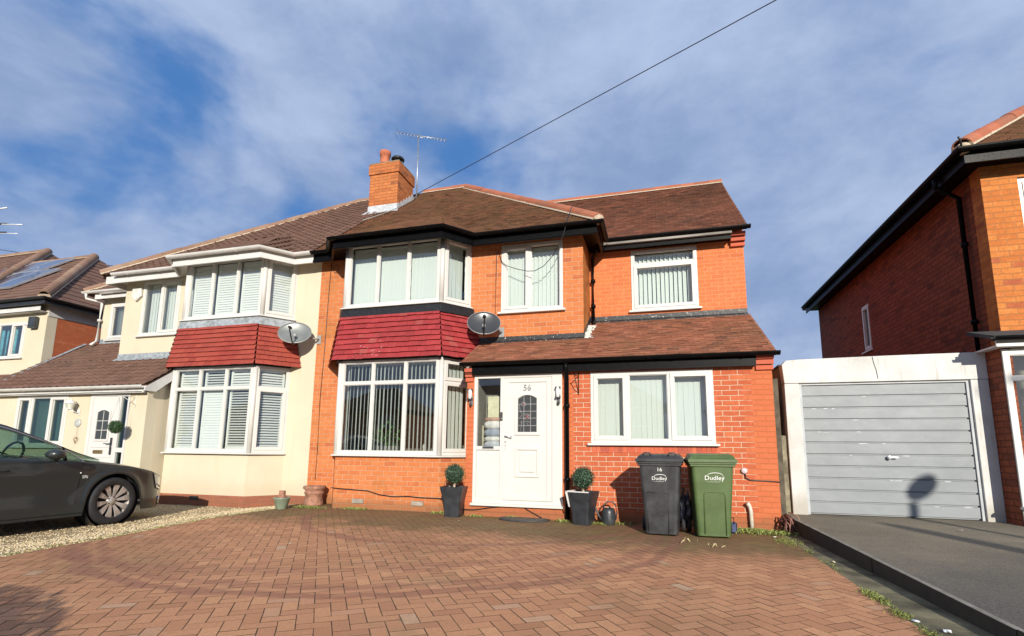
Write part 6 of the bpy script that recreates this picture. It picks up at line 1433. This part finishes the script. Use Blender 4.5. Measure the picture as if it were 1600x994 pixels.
def gp(y, f, off=.012):
    s_ = gsec(y); i = min(7.999, f*8); a, b = s_[int(i)], s_[int(i)+1]; g_ = i-int(i); return (a[0]+(b[0]-a[0])*g_-HWm+off, y, a[1]+(b[1]-a[1])*g_)
mb = MB(); mb.tube([gp(y, .0, .016) for y in [-3.2+.1*i for i in range(28)]], .010, 6); mb.tube([gp(y, .97, .010) for y in [-3.2+.1*i for i in range(26)]]+[gp(-.55, .8, .012), gp(-.42, .35, .014), gp(-.42, 0, .014)], .008, 6); mb.build('chrome_trim', CHROME, Cr, world=False)
mb = MB()
for y0 in (-1.72,):
    mb.tube([gp(y0, f/8, .002) for f in range(9)], .030, 6)
mb.tube([gp(-.62, f/8, .003) for f in range(9)], .020, 6); mb.build('pillar', BLK, Cr, world=False)
# interior
mb = MB()
for y in (-1.45, -2.4):
    for x in (-.42, -1.33): mb.box(x-.24, x+.24, y-.35, y+.15, .45, .62); mb.prism([(x-.22, y-.28, .6), (x+.22, y-.28, .6), (x+.20, y-.48, 1.12), (x-.20, y-.48, 1.12)], (0, .12, 0)); mb.box(x-.12, x+.12, y-.50, y-.40, 1.12, 1.28)
mb.box(-1.65, -.1, -.95, -.45, .60, .86); mb.build('seat', simple('seat_cloth', (.03, .03, .032), .9), Cr, world=False, bevel=.03)
mb = MB(); mb.tube([(-.42+.18*math.cos(a), -1.0+.05*math.sin(a), .93+.16*math.sin(a)) for a in [i*.4 for i in range(17)]], .014, 6); mb.build('steering_wheel', BLKP, Cr, world=False)
# wheels
def wheel(x, y, sd):
    c = V((x, y, .315)); R = .315
    mb = MB(); mb.lathe([(.215, -.10), (.235, -.112), (.285, -.112), (.306, -.095), (R, -.06), (R, .06), (.306, .095), (.285, .112), (.235, .112), (.215, .10)], c, 48, 'X', cap=False); w = mb.build('wheel', RUB, Cr, world=False)
    mb = MB(); mb.lathe([(.232, sd*.108), (.236, sd*.098), (.226, sd*.085), (.215, sd*.04), (.215, -sd*.08)], c, 48, 'X', cap=False)
    for k in range(10):
        a = 2*math.pi*k/10+.15; ca_, sa_ = math.cos(a), math.sin(a)
        def P(r, t, h): return c+V((sd*h, r*ca_-t*sa_, r*sa_+t*ca_))
        vs = [P(.060, -.012, .070), P(.060, .012, .070), P(.150, .026, .088), P(.150, -.026, .088), P(.226, .043, .086), P(.226, -.043, .086)]
        bk = [v_-V((sd*.03, 0, 0)) for v_ in vs]; mb.add(vs+bk, [(0, 1, 2, 3), (3, 2, 4, 5), (0, 6, 7, 1), (1, 7, 8, 2), (2, 8, 10, 4), (3, 9, 6, 0), (5, 11, 9, 3), (4, 10, 11, 5)])
    mb.lathe([(.001, sd*.080), (.035, sd*.078), (.042, sd*.072), (.066, sd*.066), (.070, sd*.045)], c, 20, 'X'); rim = mb.build('rim', ALLOY, w, world=False)
    mb = MB(); mb.lathe([(.212, sd*-.02), (.05, sd*.0), (.001, sd*.0)], c, 24, 'X'); 
    for k in range(5):
        a = 2*math.pi*k/5; mb.lathe([(.009, sd*.064), (.009, sd*.074)], c+V((0, .052*math.cos(a), .052*math.sin(a))), 8, 'X')
    mb.build('brake_disc', simple('brake_disc', (.08, .04, .03), .6, metal=.4), w, world=False)
for y in (0, -2.74):
    wheel(-.105, y, 1); wheel(-HWm*2+.105, y, -1)
mb = MB()
for y in (0, -2.74): mb.lathe([(.355, -.02), (.355, -.26), (.001, -.27)], (0, y, ZA), 32, 'X', cap=False)
mb.build('wheel_arch_liner', BLKP, Cr, world=False)
# mirror, lamp, bumper trim, door lines, handle, badge
mb = MB(); mm = [(-.79, .925, .02), (-.84, .935, .065), (-.93, .945, .078), (-1.01, .95, .062), (-1.03, .95, .03)]
bm = bmesh.new(); bmesh.ops.create_uvsphere(bm, u_segments=20, v_segments=12, radius=1)
for v_ in bm.verts: v_.co = V((v_.co.x*.105+.10, v_.co.y*.125*(1 if v_.co.y > 0 else .65)-.87, v_.co.z*.062*(1+.15*v_.co.x)+.945))
me = bpy.data.meshes.new('door_mirror'); bm.to_mesh(me); bm.free(); me.materials.append(CP); [setattr(p, 'use_smooth', True) for p in me.polygons]; o = bpy.data.objects.new('door_mirror', me); COL.objects.link(o); o.parent = Cr
mb = MB(); mb.tube([(-.07, -.72, .87), (.03, -.80, .91)], .028, 8); mb.build('mirror_stalk', BLKP, o, world=False)
def surf(y, f, off=.004):
    """point on the side of the body at height f (0..1) from sill to shoulder"""
    hw = max(halfw(y), .26); zt = lerpt(zs_top, y); z = .165+(zt-.165)*f; zz_ = (z-.15)/.75
    ins = .015+.05*max(0, zz_-.75)**1.2*2+.045*max(0, .2-zz_)+.012*math.cos((zz_-.45)*8)*.5
    for yc in (0, -2.74):
        dd = math.hypot(y-yc, z-ZA); ins -= .022*math.exp(-((dd-RA-.02)/.045)**2)
    dy = .01; sl0 = (max(halfw(y+dy), .26)-max(halfw(y-dy), .26))/(2*dy); ln = math.hypot(1, sl0)
    return V((hw-ins-HWm+off/ln, y-sl0/ln*off, z))
mb = MB()
for pts in ([(-.47, .06), (-.47, .5), (-.46, .8), (-.44, .985)], [(-1.62, .06), (-1.64, .5), (-1.66, .98)], [(-2.45, .5), (-2.62, .98)], [(-2.40, .06), (-2.35, .3), (-2.45, .5)]): mb.tube([surf(y, f, -.004) for y, f in pts], .007, 5)
mb.tube([surf(y, .055, .0) for y in [-2.3+.1*i for i in range(20)]], .006, 5); mb.build('door_seam', simple('seam_black', (.004, .004, .004), .9), Cr, world=False)
mb = MB(); mb.tube([surf(-1.50, .80, .012), surf(-1.42, .81, .030), surf(-1.30, .815, .030), surf(-1.24, .815, .012)], .012, 8); mb.build('door_handle', CP, Cr, world=False)
def patch(name, pts, m, parent=Cr, th=.006):
    """pts: rows of (y, f) grid laid on the side surface"""
    mb = MB(); rows = [[surf(y, f, th) for y, f in r] for r in pts]; n = len(rows[0]); vs = [p for r in rows for p in r]
    mb.add(vs, [(i*n+k, i*n+k+1, (i+1)*n+k+1, (i+1)*n+k) for i in range(len(rows)-1) for k in range(n-1)], True); return mb.build(name, m, parent, world=False)
HLM = mat('headlight_lens', lambda t, b: setb(t, b, col=(.42, .43, .40), rough=.18, metal=.2, coat=1.0))
rows = []
for i in range(7):
    f = i/6; y0 = .60+.10*(1-f)*.9-.02*f; y1 = .965-.06*f
    rows.append([(y0+(y1-y0)*k/10, .58+.40*f+(.02*k/10)) for k in range(11)])
hl = patch('headlight', rows, HLM, th=.010)
mb = MB(); mb.tube([surf(a_, b_, .008) for a_, b_ in (rows[0]+[r_[-1] for r_ in rows[1:]]+rows[-1][::-1]+[r_[0] for r_ in rows[::-1]])], .0045, 5, cap=False); mb.build('lamp_surround', BLKP, hl, world=False)
mb = MB(); mb.tube([surf(y_, .70, .012) for y_ in [.70+.02*i for i in range(10)]], .012, 6); mb.build('reflector', CHROME, hl, world=False)
mb = MB(); mb.tube([surf(.80, .34, .010), surf(.80, .16, .010), surf(.85, .06, .012), surf(.93, .04, .014), surf(.985, .05, .012)], .013, 8); mb.build('fog_lamp_trim', CHROME, Cr, world=False)
patch('fog_lamp_recess', [[(.81+.15*k/6, .10+.26*i/4) for k in range(7)] for i in range(5)], BLKP, th=.003)
mb = MB(); mb.box(-HWm-.20, -HWm+.20, .99, 1.004, .24, .38); mb.build('grille', BLKP, Cr, world=False)
text('trim_badge', 'SRi', .055, surf(-.44, .70, .006), (0, 1, 0), (0, 0, 1), WL, Cr, .002, loc_parent=False, align='LEFT')
mb = MB(); p = surf(-.465, .80, .004); mb.lathe([(.010, 0), (.009, .006), (.001, .008)], p, 10, 'X'); mb.build('side_repeater', WL, Cr, world=False)

# ================================================================== BEHIND THE CAMERA: only what casts shade or shows in the panes
t = thing('shadow_shrub', 'unseen rounded shrub added behind the viewer to cast a shadow', 'shrub', (-3.15, -1.0, 0)); t.scale = (1.6, 1, 1); rd = random.Random(5); mb = MB(); leafball(mb, (0, 0, .62), .85, 7000, .07, rd, .3, .8); mbuild_no(mb, 'foliage', BOX1, t).location = (0, 0, 0)  # out of view, added and widened for the shadow it throws on the paving
bm = bmesh.new(); bmesh.ops.create_icosphere(bm, subdivisions=3, radius=.76)
for v_ in bm.verts: v_.co.z = v_.co.z*.8+.60
me = bpy.data.meshes.new('inner_crown'); bm.to_mesh(me); bm.free(); me.materials.append(MATS['inner_dark']); o = bpy.data.objects.new('inner_crown', me); COL.objects.link(o); o.parent = t
t = thing('shadow_post', 'unseen thin post with a tilted oval board added for its shadow on the garage door', 'shadow_post', (6.88, -.80, .03))  # added out of view, outline shaped for the oval shadow on the garage door
mb = MB(); mb.tube([(0, 0, 0), (0, 0, 3.62)], .060, 8); mb.build('post', METAL, t, world=False)
mb = MB(); mb.lathe([(.001, -.01), (.13, -.01), (.13, .01), (.001, .01)], (0, 0, 0), 24, 'Y'); o = mb.build('board', DGREY, t, world=False); o.location = (.12, 0, 3.84); o.scale = (1.75, 1, 1.0); o.rotation_euler = (0, -.75, 0)
t = thing('shadow_lamp_post', 'unseen grey lamp post added behind the viewer to cast a shadow band', 'street lamp', (7.75, -5.25, 0)); mb = MB(); mb.tube([(0, 0, 0), (0, 0, 4.65)], .17, 10, r2=.13); mb.build('post', METAL, t, world=False)  # added out of view, sized to lay a broad shadow across the tarmac drive
mb = MB(); mb.lathe([(.05, 0), (.12, .03), (.10, .12), (.02, .16)], (0, 0, 4.65), 12); mb.build('lantern', LGREY, t, world=False)
t = thing('telegraph_pole', 'dark wooden telegraph pole across the road behind the viewer', 'telegraph pole', (11.5, -9.3, 0)); mb = MB(); mb.tube([(0, 0, 0), (0, 0, 8.6)], .14, 10, r2=.10); mb.build('pole', simple('pole_wood', (.12, .08, .05), .9, var=.3), t, world=False)
mb = MB(); mb.box(-.5, .5, -.04, .04, 8.1, 8.2); mb.build('cross_arm', MATS['pole_wood'], t, world=False)
def opp(x, lb):
    t = thing('house_opposite', lb, 'house', (x, -34, 0))
    mb = MB(); wall(mb, V((x+4.5, -30, 0)), -EX, EY, 0, 9, 0, 5, [(1, 3, 3.2, 4.5), (6, 8, 3.2, 4.5), (1, 3.2, .8, 2.3), (6, 8, .8, 2.3)], .25); mb.box(x-4.5, x+4.5, -38, -30.3, 0, 5); mb.build('wall', BN, t)
    mb = MB(); c = [(x-4.9, -29.6, 5), (x+4.9, -29.6, 5), (x+4.9, -38.4, 5), (x-4.9, -38.4, 5)]; r1, r2 = (x-1.5, -34, 7.6), (x+1.5, -34, 7.6)
    mb.add(c+[r1, r2], [(0, 1, 5, 4), (1, 2, 5), (2, 3, 4, 5), (3, 0, 4), (0, 3, 2, 1)]); mb.build('roof', TF, t)
    for u in (1, 6): window('window', V((x+4.5-u, -29.98, 3.2)), -EX, EY, 2, 1.3, [1], [], set(), t, blind=None)
opp(-16, 'brick house opposite, left one, behind the viewer'); opp(-4, 'brick house opposite, middle one, behind the viewer'); opp(9, 'brick house opposite, right one, behind the viewer'); opp(-29, 'brick house opposite, second from the far end, behind the viewer'); opp(-42, 'brick house opposite, farthest along, behind the viewer')

rd = random.Random(31); mb = MB()
for _ in range(34):
    x, z = -4.98+rd.gauss(0, .20), 2.72+abs(rd.gauss(0, .13)); y = 8.13+(z-2.67)*.12-.043; w, h = rd.uniform(.005, .018), rd.uniform(.002, .006)
    mb.add([(x-w, y, z), (x, y-.003, z-h*.7), (x+w, y, z), (x, y, z+h*.7)], [(0, 1, 2, 3)])
mbuild_no(mb, 'flaked_paint', MATS['opal_glass'], Hs)['kind'] = 'stuff'
mb = MB(); mb.tube([(2.985, 8.412, 2.44), (2.995, 8.411, 2.35), (3.02, 8.411, 2.24), (3.03, 8.412, 2.12)], .0035, 5); mb.build('crack', BLKP, Hg)
for pa, P0 in ((Hr, e0+V((.02, .02, .0))), (Hs, V((XE-.0, YE+.0, ZE+.02)))):
    bm = bmesh.new(); bmesh.ops.create_icosphere(bm, subdivisions=2, radius=.105)
    for v_ in bm.verts: v_.co *= 1+.12*mnoise.noise(v_.co*30); v_.co.z *= .8; v_.co += P0
    me = bpy.data.meshes.new('mortar_plug'); bm.to_mesh(me); bm.free(); me.materials.append(MORT); link(bpy.data.objects.new('mortar_plug', me), pa)
# ================================================================== one piece, one part
def split_parts(names):
    for o in list(bpy.data.objects):
        if o.type != 'MESH' or o.name.split('.')[0] not in names: continue
        bm = bmesh.new(); bm.from_mesh(o.data); seen = {}; isl = []
        for v_ in bm.verts:
            if v_ in seen: continue
            st = [v_]; seen[v_] = len(isl); grp = [v_]
            while st:
                q = st.pop()
                for e in q.link_edges:
                    w = e.other_vert(q)
                    if w not in seen: seen[w] = len(isl); st.append(w); grp.append(w)
            isl.append(grp)
        bb = [([min(v_.co[k] for v_ in g_) for k in range(3)], [max(v_.co[k] for v_ in g_) for k in range(3)]) for g_ in isl]
        par = list(range(len(isl)))
        def f(i):
            while par[i] != i: i = par[i]
            return i
        for i in range(len(isl)):
            for j in range(i):
                gap = math.sqrt(sum(max(0, bb[i][0][k]-bb[j][1][k], bb[j][0][k]-bb[i][1][k])**2 for k in range(3)))
                size = max(max(bb[x][1][k]-bb[x][0][k] for k in range(3)) for x in (i, j))
                if gap < .42*size and gap < .5: par[f(i)] = f(j)
        roots = sorted({f(i) for i in range(len(isl))}); bm.free()
        if len(roots) < 2: continue
        src = o.data
        for n_, rt in enumerate(roots):
            keep = {v_i for i, g_ in enumerate(isl) if f(i) == rt for v_i in [0]}
            bm = bmesh.new(); bm.from_mesh(src); bm.verts.ensure_lookup_table(); lab = {}
            idx = 0; done = set(); kill = []
            for v_ in bm.verts:
                if v_.index in done: continue
                st = [v_]; done.add(v_.index); grp = [v_]
                while st:
                    q = st.pop()
                    for e in q.link_edges:
                        w = e.other_vert(q)
                        if w.index not in done: done.add(w.index); st.append(w); grp.append(w)
                if f(idx) != rt: kill += grp
                idx += 1
            bmesh.ops.delete(bm, geom=kill, context='VERTS'); me = bpy.data.meshes.new(src.name); bm.to_mesh(me); bm.free()
            if not me.materials: 
                for m_ in src.materials: me.materials.append(m_)
            if n_ == 0: o.data = me
            else: c = o.copy(); c.data = me; COL.objects.link(c)
split_parts({'front_wall', 'pier', 'corner_post', 'air_brick', 'corbel', 'clamp', 'gutter_bracket', 'wheel_arch_liner', 'pillar', 'rose_glass', 'seat', 'verge', 'lid_handle'})
